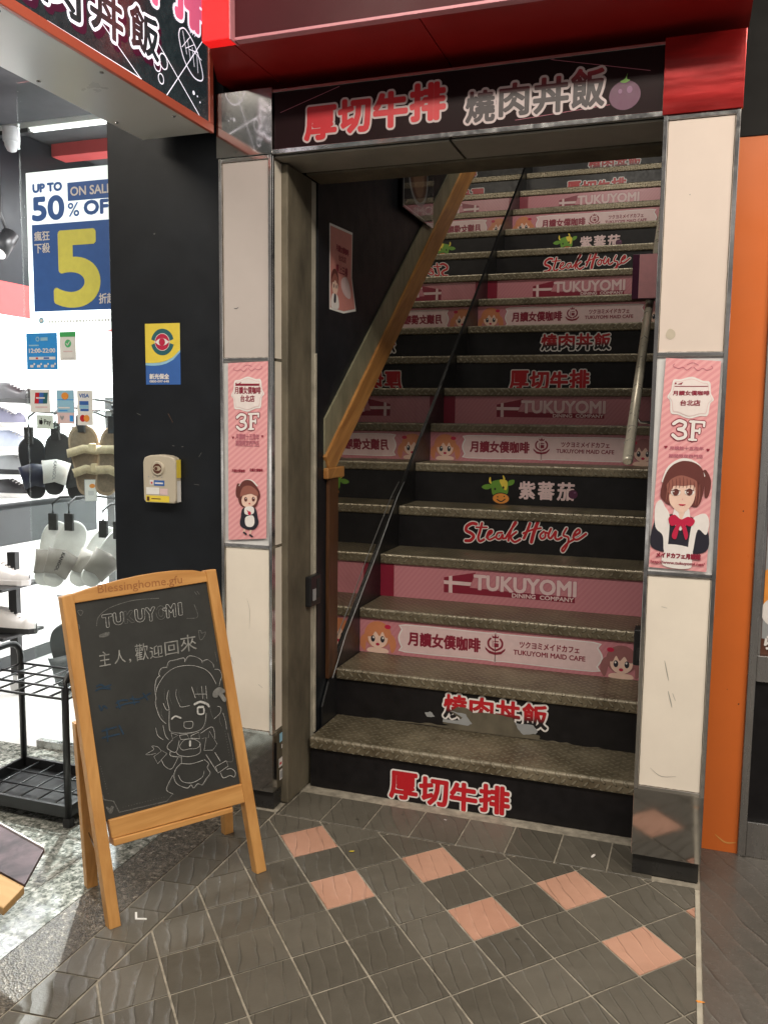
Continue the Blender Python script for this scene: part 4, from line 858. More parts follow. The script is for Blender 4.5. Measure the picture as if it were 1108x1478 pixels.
# ================================================================== SHOP
bw = thing('wall', 'white back wall of the shoe shop, glow added, upper band greyed for a glass reflection', 'wall', (-2, 3.35, 0))
box(-4.2, -.05, 3.3, 3.4, 0, 2.05).build('glow_panel', mat('white_wall_added_glow', (.9, .92, .93), .5, 0, .03, 3, emit=2.2), bw); box(-4.2, -.05, 3.295, 3.4, 2.051, 2.8).build('upper_panel', M['shopgrey'], bw)  # glow added to the wall; grey upper panel paints in a glass reflection
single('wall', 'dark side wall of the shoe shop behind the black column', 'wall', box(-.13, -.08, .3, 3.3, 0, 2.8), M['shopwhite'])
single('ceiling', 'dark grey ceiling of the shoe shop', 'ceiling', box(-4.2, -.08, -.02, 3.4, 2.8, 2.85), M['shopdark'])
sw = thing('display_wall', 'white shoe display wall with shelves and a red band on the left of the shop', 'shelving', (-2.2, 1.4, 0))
box(-2.3, -2.15, .3, 3.29, 0, 1.81).build('glow_panel', bpy.data.materials['white_wall_added_glow'], sw); box(-2.3, -2.14, .3, 3.29, 1.8105, 1.985).build('red_band', M['shopred'], sw); box(-2.3, -2.145, .3, 3.29, 1.9855, 2.79).build('upper_panel', M['blackwall'], sw)  # display wall shares the added glow, brightening what the granite mirrors
box(-2.149, -1.88, .3, 1.5, .62, .8).build('drawer_front', M['shopgrey'], sw, .003)
for z in (1.325, 1.2, 1.075, .955, .83): box(-2.149, -1.9, .3, 1.6, z, z+.012).build('shelf', M['shopwhite'], sw, .002)
box(-2.149, -1.85, .3, 1.52, .0, .06).build('plinth', M['shopgrey'], sw); box(-2.149, -1.86, .3, 1.51, .0605, .6195).build('cabinet', M['shopwhite'], sw, .003)
def sneaker(label, toe, L=.27, up=None, sole=None, tilt=0):
    t = thing('sneaker', label, 'shoe', (toe[0]-L/2, toe[1], toe[2]), 'sneakers on the shop shelves'); x1 = toe[0]; y = toe[1]; z = toe[2]
    W = lambda u: (.036+.014*math.sin(math.pi*min(1, u*1.25)))*(1 if u < .85 else math.sqrt(max(0.02, 1-((u-.85)/.15)**2)))
    b = MB(); n = 14; pts = [(x1-L+L*k/n, W(k/n)) for k in range(n+1)]
    b.prism([(px, y-wd, z) for px, wd in pts]+[(px, y+wd, z) for px, wd in pts[::-1]], (0, 0, .026)); b.build('sole', sole, t, .004)
    b = MB(); vs = []; m_ = 8
    for k in range(n+1):
        u = k/n; hh = (.085 if u < .35 else .085-.05*(u-.35)/.45 if u < .8 else .06-.035*((u-.8)/.2)**1.5); hh = max(hh, .012)
        for j in range(m_+1):
            th = math.pi*j/m_; vs.append((x1-L+L*u, y-W(u)*.95*math.cos(th), z+.0262+hh*math.sin(th)**.7))
    b.raw(vs, [(k*(m_+1)+j, k*(m_+1)+j+1, (k+1)*(m_+1)+j+1, (k+1)*(m_+1)+j) for k in range(n) for j in range(m_)], 0, True); b.build('upper', up, t)
    b = MB()
    for k in range(4): xx = x1-L*.52+k*.02; b.tube([(xx, y-.018, z+.095-k*.008), (xx+.004, y, z+.103-k*.009), (xx, y+.018, z+.095-k*.008)], .003, 6)
    b.build('laces', P['white'], t); return t
sneaker('black sneaker with dark sole on the top shoe shelf at the left edge', (-1.86, 1.0, 1.337), up=P['blk'], sole=M['rubber'])
sneaker('lilac grey sneaker on the second shoe shelf at the left edge', (-1.93, 1.0, 1.212), up=flat('lilac_fabric', (.3, .29, .4)), sole=P['white'])
sneaker('white and blue sneaker on the third shoe shelf at the left edge', (-1.86, 1.0, 1.087), up=flat('pale_fabric', (.6, .64, .8)), sole=P['white'])
sneaker('dark grey sneaker on the fourth shoe shelf at the left edge', (-1.85, 1.0, .967), up=P['grey'], sole=M['rubber'])
sneaker('black and white sneaker on the lowest shelf above the grey drawers', (-1.89, 1.0, .842), up=P['blk'], sole=P['white'])
fs = thing('display_stand', 'black wheeled shoe stand at the left edge in the shop', 'stand', (-1.5, .32, 0))
box(-1.545, -1.5, .42, .45, .09, .66).build('post', M['blackmetal'], fs, .002)
for z in (.28, .5): box(-1.8, -1.47, .3, .56, z, z+.014).build('shelf', M['blackmetal'], fs, .002)
b = MB(); b.lathe([(.03, -.012), (.034, 0), (.03, .012)], (-1.52, .43, .034), 1, 18); b.box(-1.53, -1.505, .415, .445, .05, .09); b.build('caster', P['sgrey'], fs)
sneaker('white sneaker on the upper deck of the black wheeled stand', (-1.43, .43, .514), up=P['white'], sole=P['white'])
sneaker('white sneaker with black sole on the lower deck of the black wheeled stand', (-1.4, .43, .294), up=P['white'], sole=M['rubber'])
# ceiling fittings
def onbox(*a): return box(*a)
tl = thing('tube_light', 'long lit tube light under the shop ceiling', 'lamp', (-1.5, .85, 2.6))
box(-2.1, -1.0, .83, .87, 2.645, 2.67).build('housing', M['shopwhite'], tl, .002); box(-2.1, -1.0, .835, .865, 2.63, 2.6445).build('tube', M['tube'], tl, .003)
single('beam', 'pinkish red bulkhead band under the shop ceiling', 'beam', box(-2.13, -.14, 1.5, 1.62, 2.9-.17, 2.799), M['shopred'])
dc = thing('dome_camera', 'small dome camera under the shop ceiling at the left edge', 'camera', (-1.78, .8, 2.55))
MB().lathe([(.04, .09), (.04, .03), (.036, .025)], (-1.78, .8, 2.55), 2, 20).build('mount', P['grey'], dc); MB().lathe([(.033, .025), (.031, .005), (.02, -.016), (.005, -.022)], (-1.78, .8, 2.55), 2, 20).build('dome', P['grey'], dc)
sp = thing('spotlight', 'black track spotlight by the shop ceiling at the left edge', 'lamp', (-1.86, .8, 2.1))
MB().tube([(-1.86, .86, 2.16), (-1.86, .78, 2.06)], .042, 18).build('head', M['blackmetal'], sp); MB().tube([(-1.86, .84, 2.17), (-1.9, .84, 2.26), (-1.9, .84, 2.62)], .008, 8).build('stem', M['blackmetal'], sp); MB().tube([(-1.86, .779, 2.0587), (-1.86, .775, 2.0537)], .034, 18).build('lens', P['white'], sp); box(-2.12, -1.7, .82, .86, 2.62, 2.64).build('track', M['blackmetal'], sp)
wg = thing('wire_grid', 'chrome wire grid panel hung with goods in the shop behind the tan sandals', 'wire grid', (-1.1, 1.3, .5))
b = MB()
for k in range(9): b.tube([(-1.5+k*.07, 1.3, .62), (-1.5+k*.07, 1.3, 1.6)], .004, 6)
for k in range(14): b.tube([(-1.5, 1.3, .63+k*.073), (-.94, 1.3, .63+k*.073)], .004, 6)
b.build('mesh', M['chrome'], wg)
for xx in (-1.5, -.94): MB().tube([(xx, 1.3, 0), (xx, 1.3, 1.62)], .012, 8).build('post', M['chrome'], wg)
single('bag', 'red bag hanging on the wire grid in the shop', 'bag', MB().prism([(-1.3, 1.2, .63), (-1.12, 1.2, .63), (-1.14, 1.2, .82), (-1.28, 1.2, .83)], (0, .08, 0)), flat('red_fabric', (.4, .015, .03)), bevel=.01)
# glass and what is stuck on it
gp = thing('glass_panel', 'clear glass shopfront panel with a sale poster and payment stickers', 'window', (-.75, -.05, 0))
box(-.985, -.505, -.056, -.046, .03, 2.46).build('pane', M['glass'], gp, .001); box(-.985, -.5, -.064, -.038, 0, .0298).build('bottom_rail', M['steel'], gp, .001)
YG = -.0568
def card(name, label, cat, x0, z0, x1, z1, base, fn=None, group=None):
    t = thing(name, label, cat, ((x0+x1)/2, YG, z0), group); a = Art(); a.rect(x0, z0, x1, z1, base, 1)
    if fn: fn(a)
    a.build('print', t, (0, YG, 0), *XZ); return t
_q = NT('translucent_paper'); _tr = _q.n('ShaderNodeBsdfTranslucent'); _tr.inputs[0].default_value = (.8, .86, .84, 1); _q.b.inputs['Base Color'].default_value = (.78, .79, .77, 1); _q.b.inputs['Roughness'].default_value = .5
_mx = _q.n('ShaderNodeMixShader'); _mx.inputs[0].default_value = .35; _q.l(_q.b.outputs[0], _mx.inputs[1]); _q.l(_tr.outputs[0], _mx.inputs[2]); _q.l(_mx.outputs[0], _q.t.nodes['Material Output'].inputs[0]); tp = _q.m
def sale(a):
    a.rect(-.935, 1.654, -.505, 1.962, P['blue'], 2); a.text('UP TO', -.925, 2.075, -.8, 2.102, P['blue'], 2, .0028, rings=8); a.rect(-.775, 2.035, -.505, 2.098, P['blue'], 2); a.text('ON SALE', -.762, 2.052, -.59, 2.082, P['white'], 3, .001, rings=6)
    a.text('50', -.928, 1.978, -.795, 2.055, P['blue'], 2, .005, rings=10); a.text('%', -.775, 1.982, -.728, 2.028, P['blue'], 2, .001, rings=6); a.text('OFF', -.705, 1.985, -.57, 2.03, P['blue'], 2, .0035, rings=8)
    a.text('5', -.835, 1.675, -.655, 1.925, flat('print_lemon', (.8, .74, .13)), 3, .011, rings=14); a.text('瘋狂', -.925, 1.905, -.858, 1.938, P['white'], 3, .0008, rings=5); a.text('下殺', -.925, 1.862, -.858, 1.896, P['white'], 3, .0008, rings=5); a.text('折起', -.652, 1.675, -.585, 1.71, P['white'], 3, .001, rings=5)
    a.ell(-.905, 1.622, .012, .012, P['lblue'], 2, 20); a.ell(-.905, 1.622, .006, .006, P['paper'], 3, 16)
    for k in range(22): a.rect(-.875+k*.0135, 1.612, -.8655+k*.0135, 1.622, P['sgrey'], 2)
card('poster', 'large blue and white sale poster with a big yellow five on the shop glass', 'poster', -.955, 1.585, -.505, 2.145, tp, sale)
def hours(a):
    a.text('12:00-22:00', -.965, 1.507, -.848, 1.522, P['white'], 2, .0008, rings=5); a.ell(-.925, 1.556, .009, .009, P['lblue'], 2, 16); a.ell(-.925, 1.556, .005, .005, P['cyan'], 3, 14); a.rect(-.912, 1.55, -.88, 1.562, P['lblue'], 2); a.rect(-.965, 1.482, -.848, 1.492, P['white'], 2); a.rect(-.935, 1.484, -.925, 1.49, P['red'], 3); a.rect(-.9, 1.484, -.875, 1.49, P['blue'], 3); a.rect(-.965, 1.531, -.92, 1.536, P['lblue'], 2)
    for k in range(4): a.rect(-.962+k*.031, 1.454, -.947+k*.031, 1.463, P['white'], 2); a.ell(-.943+k*.031, 1.466, .004, .004, P['white'], 2, 10)
card('sticker', 'bright blue opening hours sticker on the shop glass', 'sticker', -.977, 1.446, -.838, 1.578, P['cyan'], hours)
def ok(a):
    a.rect(-.828, 1.562, -.756, 1.58, flat('print_leaf_green', (.06, .42, .12)), 2); a.ell(-.791, 1.538, .014, .014, flat('print_mint', (.1, .5, .2)), 2, 20); a.stroke([(-.798, 1.538), (-.793, 1.532), (-.784, 1.544)], .0018, P['white'], 3, False); a.rect(-.812, 1.508, -.772, 1.512, P['lpink'], 2); a.rect(-.815, 1.484, -.767, 1.487, P['sgrey'], 2)
card('sticker', 'white sticker with a green tick on the shop glass', 'sticker', -.828, 1.478, -.756, 1.58, P['paper'], ok)
def upay(a):
    for k, c_ in enumerate((P['red'], P['blue'], P['teal'])): a.poly([(-.948+k*.019, 1.322), (-.929+k*.019, 1.322), (-.924+k*.019, 1.362), (-.943+k*.019, 1.362)], c_, 2)
    a.rect(-.94, 1.34, -.9, 1.345, P['white'], 3)
    a.rect(-.945, 1.306, -.89, 1.312, P['lpink'], 2)
card('sticker', 'white payment card sticker with red, blue and green stripes on the shop glass', 'sticker', -.967, 1.29, -.877, 1.374, P['paper'], upay, 'payment stickers on the shop glass')
def apay(a):
    a.blob([(-.93, 1.252), (-.927, 1.245), (-.922, 1.246), (-.917, 1.245), (-.913, 1.253), (-.917, 1.263), (-.922, 1.261), (-.928, 1.263)], P['blk'], 2); a.ell(-.919, 1.267, .002, .0035, P['blk'], 2, 8); a.text('Pay', -.907, 1.24, -.876, 1.264, P['blk'], 2, .0004, rings=5)
card('sticker', 'pale green mobile payment sticker below the striped card sticker on the shop glass', 'sticker', -.94, 1.23, -.866, 1.28, flat('pale_mint', (.62, .72, .66)), apay, 'payment stickers on the shop glass')
def blu(a):
    a.rect(-.846, 1.29, -.772, 1.37, P['lblue'], 2); a.rect(-.846, 1.335, -.772, 1.338, P['cyan'], 3); a.ell(-.81, 1.35, .016, .013, P['orange'], 4, 18); a.rect(-.84, 1.305, -.79, 1.31, P['white'], 3); a.rect(-.84, 1.295, -.8, 1.299, P['cyan'], 3)
    a.rect(-.792, 1.258, -.776, 1.28, P['cyan'], 2); a.blob([(-.835, 1.275), (-.826, 1.262), (-.817, 1.275), (-.822, 1.279), (-.826, 1.274), (-.83, 1.279)], P['grey'], 2)
card('sticker', 'light blue payment sticker with an orange disc on the shop glass', 'sticker', -.848, 1.249, -.77, 1.372, P['lpink'], blu, 'payment stickers on the shop glass')
def visa(a):
    a.text('VISA', -.748, 1.345, -.706, 1.358, P['blue'], 2, .0008, rings=5); a.rect(-.748, 1.318, -.708, 1.332, P['blue'], 2); a.rect(-.748, 1.305, -.708, 1.317, P['lblue'], 2); a.rect(-.744, 1.296, -.708, 1.304, P['blue'], 2); a.ell(-.735, 1.27, .0125, .0125, P['red'], 2, 20); a.ell(-.718, 1.27, .0125, .0125, P['orange'], 3, 20)
card('sticker', 'white payment sticker with a blue flag and two overlapping discs on the shop glass', 'sticker', -.758, 1.245, -.69, 1.371, P['paper'], visa, 'payment stickers on the shop glass')

# sandals hung on a wheeled rack
rk = thing('sandal_rack', 'grey wheeled rack holding hanging sandals behind the shop glass', 'rack', (-1.0, .5, 0))
box(-1.06, -1.02, .5, .53, .06, 1.36).build('post', P['grey'], rk, .003); box(-1.34, -.72, .5, .54, .07, .1).build('foot', P['grey'], rk, .003); box(-1.0, -.96, .3, .7, .045, .069).build('foot', P['grey'], rk, .003)
for xx in (-1.3, -.76):
    b = MB(); b.lathe([(.026, -.01), (.03, 0), (.026, .01)], (xx, .52, .03), 1, 16); b.box(xx-.01, xx+.01, .508, .532, .045, .07); b.build('caster', P['grey'], rk)
for z, y in ((1.3, .5), (.97, .5), (.46, .5)): MB().tube([(-1.34, y, z), (-.7, y, z)], .005, 8).build('bar', M['chrome'], rk)
FOOT = [(0, .5), (.16, .47), (.29, .38), (.34, .24), (.33, .08), (.27, -.1), (.24, -.28), (.22, -.4), (.13, -.48), (0, -.5), (-.13, -.48), (-.21, -.4), (-.23, -.28), (-.24, -.1), (-.28, .08), (-.3, .24), (-.26, .38), (-.14, .47)]
def sandal(label, c, L, ang, sole_m, strap_m, kind, word=None, wm=None, tagcard=False, hook=True, W=.64, hooky=.5):
    t = thing('sandal', label, 'sandal', c, 'sandals hanging behind the shop glass'); c = Vector(c); ca, sa = math.cos(R(ang)), math.sin(R(ang))
    yw = R(38); rx_, ry_ = math.cos(yw), math.sin(yw)
    def T(u, v, d=0):
        h_ = (u*W*ca-v*sa)*L
        return Vector((c.x+h_*rx_+d*ry_, c.y+h_*ry_-d*rx_, c.z+(u*W*sa+v*ca)*L))
    fo = spline(FOOT, 3, True)
    b = MB(); b.prism([T(u, v) for u, v in fo], T(0, 0, -.028)-T(0, 0, 0)); b.build('sole', sole_m, t, .005)
    b = MB(); b.poly([T(u*.86, v*.9, .0012) for u, v in fo]); b.build('footbed', mat('dark_footbed', (.2, .15, .1), .8, 0, .2, 90) if kind == 'two' else sole_m, t)
    def band(v0, v1, hgt, w0=.34):
        b = MB(); n = 12; vs = []
        for k in range(n+1):
            th = math.pi*k/n; d = hgt*math.sin(th)**.6
            for v in (v0, (v0+v1)/2, v1):
                w1 = next((abs(FOOT[i][0]) for i in range(2, 9) if FOOT[i][1] <= v), .2)+.02; vs.append(T(-math.cos(th)*w1, v-.05*abs(math.cos(th)), d+(.003 if v == (v0+v1)/2 else 0)))
        b.raw(vs, [(k*3+j, k*3+j+1, (k+1)*3+j+1, (k+1)*3+j) for k in range(n) for j in range(2)], 0, True)
        o = b.build('strap', strap_m, t); sd = o.modifiers.new('solid', 'SOLIDIFY'); sd.thickness = .005; return o
    if kind == 'slide': band(-.28, .08, .034)
    else:
        for v0, v1 in ((.1, .22), (-.18, -.06)):
            st = band(v0, v1, .026, .36); m0 = T(.2, (v0+v1)/2, .026)
            b = MB(); b.box(m0.x-.016, m0.x+.016, m0.y-.012, m0.y+.004, m0.z-.019, m0.z+.019); b.build('buckle', mat('buckle_tan', (.55, .45, .29), .4), t, .005)
    if word:
        a = Art(); a.text(word, -.04, -.006, .04, .006, wm, 1, .0006, rings=5); p0 = T(-.02, -.1, .0385); U = (T(0, -1)-T(0, 0)).normalized(); V = (T(1, 0)-T(0, 0)).normalized(); a.build('lettering', t, p0, U, V)
    if tagcard:
        a = Art(); p0 = T(.05, -.42, .04); a.rect(-.024, -.045, .024, .045, P['grey'], 0); a.rect(-.022, -.043, .022, .043, P['paper'], 1); a.ell(.006, .018, .011, .009, P['orange'], 2, 16); a.rect(-.01, -.02, .012, -.002, P['sgrey'], 2); a.build('price_tag', t, p0, (rx_, ry_, 0), (0, 0, 1))
    if hook:
        top = T(0, .42, .0); b = MB(); b.box(top.x-.02, top.x+.02, c.y-.016, c.y-.004, top.z-.01, top.z+.06); b.tube([(top.x, c.y-.01, top.z+.06), (top.x, c.y-.01, top.z+.1), (top.x+.012, c.y+.02, top.z+.125), (top.x+.02, (c.y+hooky)/2, top.z+.12), (top.x+.02, hooky-.01, top.z+.1)], .005, 8); b.build('hanger', M['rubber'], t, .001)
    return t
white_r = mat('white_foam', (.72, .72, .7), .6); black_r = mat('black_foam', (.02, .022, .025), .5); tan_r = mat('tan_foam', (.33, .24, .155), .7, 0, .15, 40); tan_s = mat('tan_webbing', (.5, .41, .26), .8, 0, .2, 60); grey_r = mat('grey_strap', (.27, .245, .22), .5)
bk = flat('navy_strap', (.015, .02, .045))
sandal('black sandal with a navy strap hanging leftmost behind the shop glass', (-1.225, .24, 1.06), .26, 5, black_r, bk, 'slide', None)
sandal('black sandal with a white strap hanging behind the shop glass', (-1.115, .25, 1.08), .26, -6, black_r, white_r, 'slide', 'KANGOL', P['grey'])
sandal('plain black sandal with black strap hanging behind the white strapped one', (-1.07, .33, 1.06), .27, -4, black_r, black_r, 'slide', None)
sandal('tan sandal with two buckled straps and a price tag behind the shop glass', (-.965, .24, 1.10), .29, 5, tan_r, tan_s, 'two', tagcard=True)
sandal('tan two strap sandal half hidden by the black column', (-.855, .26, 1.10), .29, -12, tan_r, tan_s, 'two')
sandal('white sandal with beige strap hanging nearest the left edge of the glass', (-1.165, .26, .70), .28, -16, white_r, grey_r, 'slide', None)
sandal('white sandal with lettered beige strap overlapping its left hand pair', (-1.065, .22, .71), .29, -24, white_r, grey_r, 'slide', 'KANGOL', P['blk'])
sandal('white sandal with lettered beige strap above the arched easel top', (-.945, .26, .70), .28, -36, white_r, grey_r, 'slide', 'KANGOL', P['blk'])
sandal('white sandal with beige strap hanging right next to the black column', (-.85, .22, .71), .28, -40, white_r, grey_r, 'slide', None)
sandal('dark grey sandal hanging low behind the wire stand', (-1.08, .26, .26), .3, 2, mat('charcoal_foam', (.05, .055, .06), .45), mat('charcoal_strap', (.09, .1, .11), .35), 'slide', W=.85)

# ================================================================== WIRE STAND
ws = thing('wire_stand', 'black tubular umbrella stand with wire grid and tray outside the shop', 'stand', (-.64, -.42, 0))
xa, xb, yf, ybk = -.845, -.435, -.555, -.285
for xx in (xa, xb):
    pts = [(xx, ybk, .02), (xx, ybk, .44)]+[(xx, ybk-.05+.05*math.cos(t), .44+.05*math.sin(t)) for t in (R(30), R(60), R(90))]+[(xx, yf+.05-.05*math.sin(t), .44+.05*math.cos(t)) for t in (0, R(30), R(60), R(90))]+[(xx, yf, .02)]
    MB().tube(pts, .011, 12).build('end_loop', M['blackmetal'], ws)
b = MB()
for k in range(7): xx = xa+(xb-xa)*k/6; b.tube([(xx, yf, .408), (xx, ybk, .408)], .0035, 6)
for k in range(4): yy = yf+(ybk-yf)*k/3; b.tube([(xa, yy, .41), (xb, yy, .41)], .0045, 6)
b.build('wire_grid', M['blackmetal'], ws)
b = MB(); h0, h1 = .03, .068
b.box(xa, xb, yf-.008, yf+.004, h0, h1); b.box(xa, xb, ybk-.004, ybk+.008, h0, h1); b.box(xa-.006, xa+.006, yf+.0045, ybk-.0045, h0, h1); b.box(xb-.006, xb+.006, yf+.0045, ybk-.0045, h0, h1); b.box(xa+.0065, xb-.0065, yf+.0045, ybk-.0045, h0, h0+.004)
b.build('tray', M['blackmetal'], ws, .002)
b = MB()
for k in range(1, 6): xx = xa+(xb-xa)*k/6; b.tube([(xx, yf+.005, .058), (xx, ybk-.005, .058)], .003, 6)
for k in range(1, 3): yy = yf+(ybk-yf)*k/3; b.tube([(xa+.007, yy, .06), (xb-.007, yy, .06)], .003, 6)
b.build('tray_grid', M['blackmetal'], ws)
for xx in (xa, xb):
    for yy in (yf, ybk): box(xx-.012, xx+.012, yy-.012, yy+.012, 0, .0295).build('foot', M['rubber'], ws)

# ================================================================== EASEL
FL = Vector((.036, -.96, 0)); NN = Vector((-.857, .516, 0)); AXV = Vector((.516, .857, 0)); OFF = .13/.8
ez = thing('chalkboard_easel', 'wooden A frame chalkboard with a chalk maid drawing on the pavement', 'chalkboard', (.05, -.68, 0))
UPV = NN*OFF+Vector((0, 0, 1)); NRM = AXV.cross(UPV).normalized()          # towards the viewer
if NRM.dot(Vector(CAMP)-FL) < 0: NRM = -NRM
def E_(u, v, d=0): return FL+AXV*u+UPV*v+NRM*d
def eplate(quad, d0, d1): return MB().hexa([E_(u, v, d1) for u, v in quad], [E_(u, v, d0) for u, v in quad])
eplate([(-.0145, .0), (.0155, .0), (-.033, .838), (-.063, .833)], -.03, 0).build('leg', M['woodup'], ez, .0025)
eplate([(.413, .0), (.445, .0), (.369, .858), (.338, .857)], -.03, 0).build('leg', M['woodup'], ez, .0025)
arch = [(-.0325, .813), (.3425, .826), (.3385, .852), (.3, .862), (.25, .8665), (.2, .8665), (.15, .864), (.1, .859), (.05, .852), (.0, .8435), (-.033, .8365)]
MB().prism([E_(u, v, -.004) for u, v in arch], tuple(NRM*-.02)).build('top_rail', M['woodalong'], ez, .002)
eplate([(.012, .217), (.402, .204), (.398, .257), (.007, .265)], -.024, -.003).build('bottom_rail', M['woodalong'], ez, .0025)
eplate([(.014, .199), (.355, .19), (.355, .203), (.014, .2165)], -.034, .002).build('chalk_ledge', M['woodalong'], ez, .002)
bd = eplate([(.0, .262), (.402, .254), (.346, .83), (-.036, .817)], -.018, -.011).build('board', M['board'], ez)
CH = [[(0.18,0.594),(0.178,0.602),(0.187,0.614),(0.202,0.614)],[(0.202,0.614),(0.21,0.628),(0.23,0.629),(0.253,0.63),(0.255,0.619)],[(0.257,0.623),(0.269,0.633),(0.291,0.626),(0.305,0.615),(0.306,0.608)],[(0.308,0.612),(0.323,0.614),(0.338,0.601),(0.34,0.59)],[(0.342,0.584),(0.356,0.58),(0.363,0.564),(0.357,0.55),(0.352,0.536)],[(0.164,0.549),(0.172,0.57),(0.196,0.596),(0.228,0.609),(0.27,0.607),(0.307,0.593),(0.329,0.573),(0.343,0.544)],[(0.18,0.596),(0.169,0.587),(0.163,0.563),(0.164,0.54),(0.161,0.524),(0.17,0.488),(0.185,0.468)],[(0.183,0.522),(0.19,0.504),(0.199,0.502)],[(0.201,0.553),(0.195,0.534),(0.198,0.505)],[(0.224,0.551),(0.221,0.535),(0.228,0.51),(0.234,0.502),(0.259,0.501)],[(0.269,0.549),(0.277,0.518)],[(0.298,0.546),(0.299,0.511)],[(0.311,0.544),(0.311,0.509)],[(0.278,0.528),(0.31,0.522)],[(0.198,0.499),(0.194,0.46),(0.2,0.443),(0.243,0.43),(0.282,0.43),(0.298,0.444),(0.305,0.471)],[(0.238,0.461),(0.262,0.457),(0.26,0.442),(0.247,0.442),(0.237,0.448),(0.238,0.461)],[(0.156,0.463),(0.16,0.442),(0.174,0.428)],[(0.177,0.464),(0.181,0.438),(0.189,0.425)],[(0.341,0.482),(0.351,0.477),(0.348,0.463),(0.328,0.451)],[(0.356,0.461),(0.362,0.436),(0.363,0.415)],[(0.198,0.441),(0.2,0.425),(0.217,0.43),(0.198,0.441)],[(0.221,0.429),(0.243,0.427),(0.248,0.414),(0.224,0.417),(0.221,0.429)],[(0.255,0.421),(0.278,0.425),(0.279,0.407),(0.254,0.414),(0.255,0.421)],[(0.284,0.421),(0.315,0.431),(0.324,0.421),(0.325,0.397)],[(0.218,0.401),(0.235,0.414),(0.263,0.409),(0.28,0.393),(0.267,0.384),(0.248,0.387),(0.226,0.389),(0.218,0.401)],[(0.2,0.422),(0.185,0.411),(0.186,0.4),(0.207,0.388),(0.219,0.415)],[(0.191,0.393),(0.191,0.382),(0.218,0.372)],[(0.207,0.389),(0.216,0.377),(0.246,0.367),(0.276,0.37),(0.278,0.393)],[(0.286,0.406),(0.299,0.406),(0.289,0.373),(0.315,0.368),(0.33,0.381),(0.31,0.421),(0.305,0.404)],[(0.212,0.374),(0.191,0.348),(0.173,0.358),(0.164,0.377)],[(0.144,0.391),(0.168,0.401),(0.181,0.39),(0.153,0.37),(0.144,0.391)],[(0.165,0.402),(0.157,0.413),(0.141,0.419),(0.145,0.409),(0.123,0.402),(0.134,0.398),(0.15,0.398)],[(0.294,0.36),(0.322,0.308)],[(0.321,0.36),(0.335,0.333)],[(0.319,0.322),(0.353,0.33),(0.358,0.314),(0.325,0.303),(0.319,0.322)],[(0.333,0.301),(0.34,0.286),(0.361,0.287),(0.374,0.28),(0.378,0.293),(0.366,0.305),(0.353,0.306)],[(0.221,0.373),(0.22,0.355)],[(0.218,0.355),(0.248,0.347),(0.283,0.348)],[(0.218,0.355),(0.203,0.345),(0.195,0.327),(0.202,0.305),(0.229,0.287),(0.242,0.292),(0.248,0.282),(0.261,0.29),(0.274,0.284),(0.288,0.297),(0.301,0.309),(0.294,0.325),(0.299,0.336),(0.287,0.349)],[(0.208,0.326),(0.218,0.307),(0.246,0.297),(0.276,0.304),(0.284,0.319)],[(0.192,0.33),(0.171,0.299),(0.188,0.282)]]
SHARP = {20, 21, 22, 30, 34, 28}
a = Art()
for k, p in enumerate(CH):
    a.stroke(p, .0021, P['chalkdust'], .5, k not in SHARP); a.stroke(p, random.uniform(.0005, .0008), P['chalk'], 1, k not in SHARP)
for k in (0, 1, 2, 3, 6, 14, 26, 38, 40): a.stroke([(u+random.uniform(.0015, .003), v-random.uniform(.001, .003)) for u, v in CH[k]], .0004, P['chalkdim'], 1)
for (u, v, l) in ((.19, .56, .05), (.205, .552, .04), (.232, .55, .035), (.286, .548, .03), (.304, .545, .05), (.316, .52, .05), (.177, .51, .03), (.322, .49, .04), (.346, .46, .035)): a.stroke([(u, v), (u-.002, v-l*.5), (u+.004, v-l)], .0005, P['chalkdim'], 1, True, True)
for p, wd in (([(0.202,0.477),(0.213,0.482),(0.228,0.474)], .0022), ([(0.272,0.502),(0.289,0.505),(0.308,0.496),(0.314,0.488)], .003), ([(0.28,0.491),(0.28,0.475),(0.296,0.472),(0.298,0.485)], .0022), ([(0.284,.492),(.296,.49)], .003), ([(0.249,0.407),(0.248,0.396)], .003)): a.stroke(p, wd, P['chalk'], 6)
a.blob([(0.348,0.534),(0.331,0.525),(0.329,0.511),(0.342,0.507),(0.346,0.513),(0.361,0.49),(0.37,0.497),(0.36,0.514),(0.372,0.517),(0.361,0.528)], flat('chalk_smudge', (.2, .2, .19), .9, 0, .4), 6, 3)
for p in ([(0.366,0.403),(0.375,0.329),(0.355,0.327)], [(0.348,0.635),(0.352,0.603)], [(0.022,0.75),(0.029,0.771),(0.06,0.79),(0.123,0.801),(0.196,0.798)], [(0.273,0.734),(0.305,0.734),(0.298,0.768)], [(0.304,0.696),(0.311,0.695),(0.313,0.688),(0.325,0.689),(0.316,0.674),(0.306,0.672),(0.304,0.696)], [(-0.023,0.759),(-0.022,0.748)], [(0.302,0.803),(0.308,0.794)], [(0.31,0.803),(0.316,0.794)], [(-0.024,0.793),(-0.016,0.794),(-0.01,0.789),(-0.017,0.781),(-0.024,0.793)]): a.stroke(p, .0009, P['chalkdim'], 1)
for p in ([(-0.012,0.45),(-0.012,0.407),(0.002,0.317)], [(0.002,0.317),(0.027,0.306),(0.039,0.275)], [(0.039,0.275),(0.169,0.268),(0.187,0.282)]): a.stroke(p, .0012, P['chalkdim'], 1, False)
a.blob([(0.006,0.296),(0.012,.282),(0.016,0.277),(0.022,.282),(0.026,0.292),(0.02,0.296),(0.015,0.291),(0.01,0.297)], P['chalkdim'], 1, 3); a.blob([(0.027,0.726),(0.053,0.73),(0.05,0.72),(0.03,0.718)], P['chalkdim'], 1, 3)
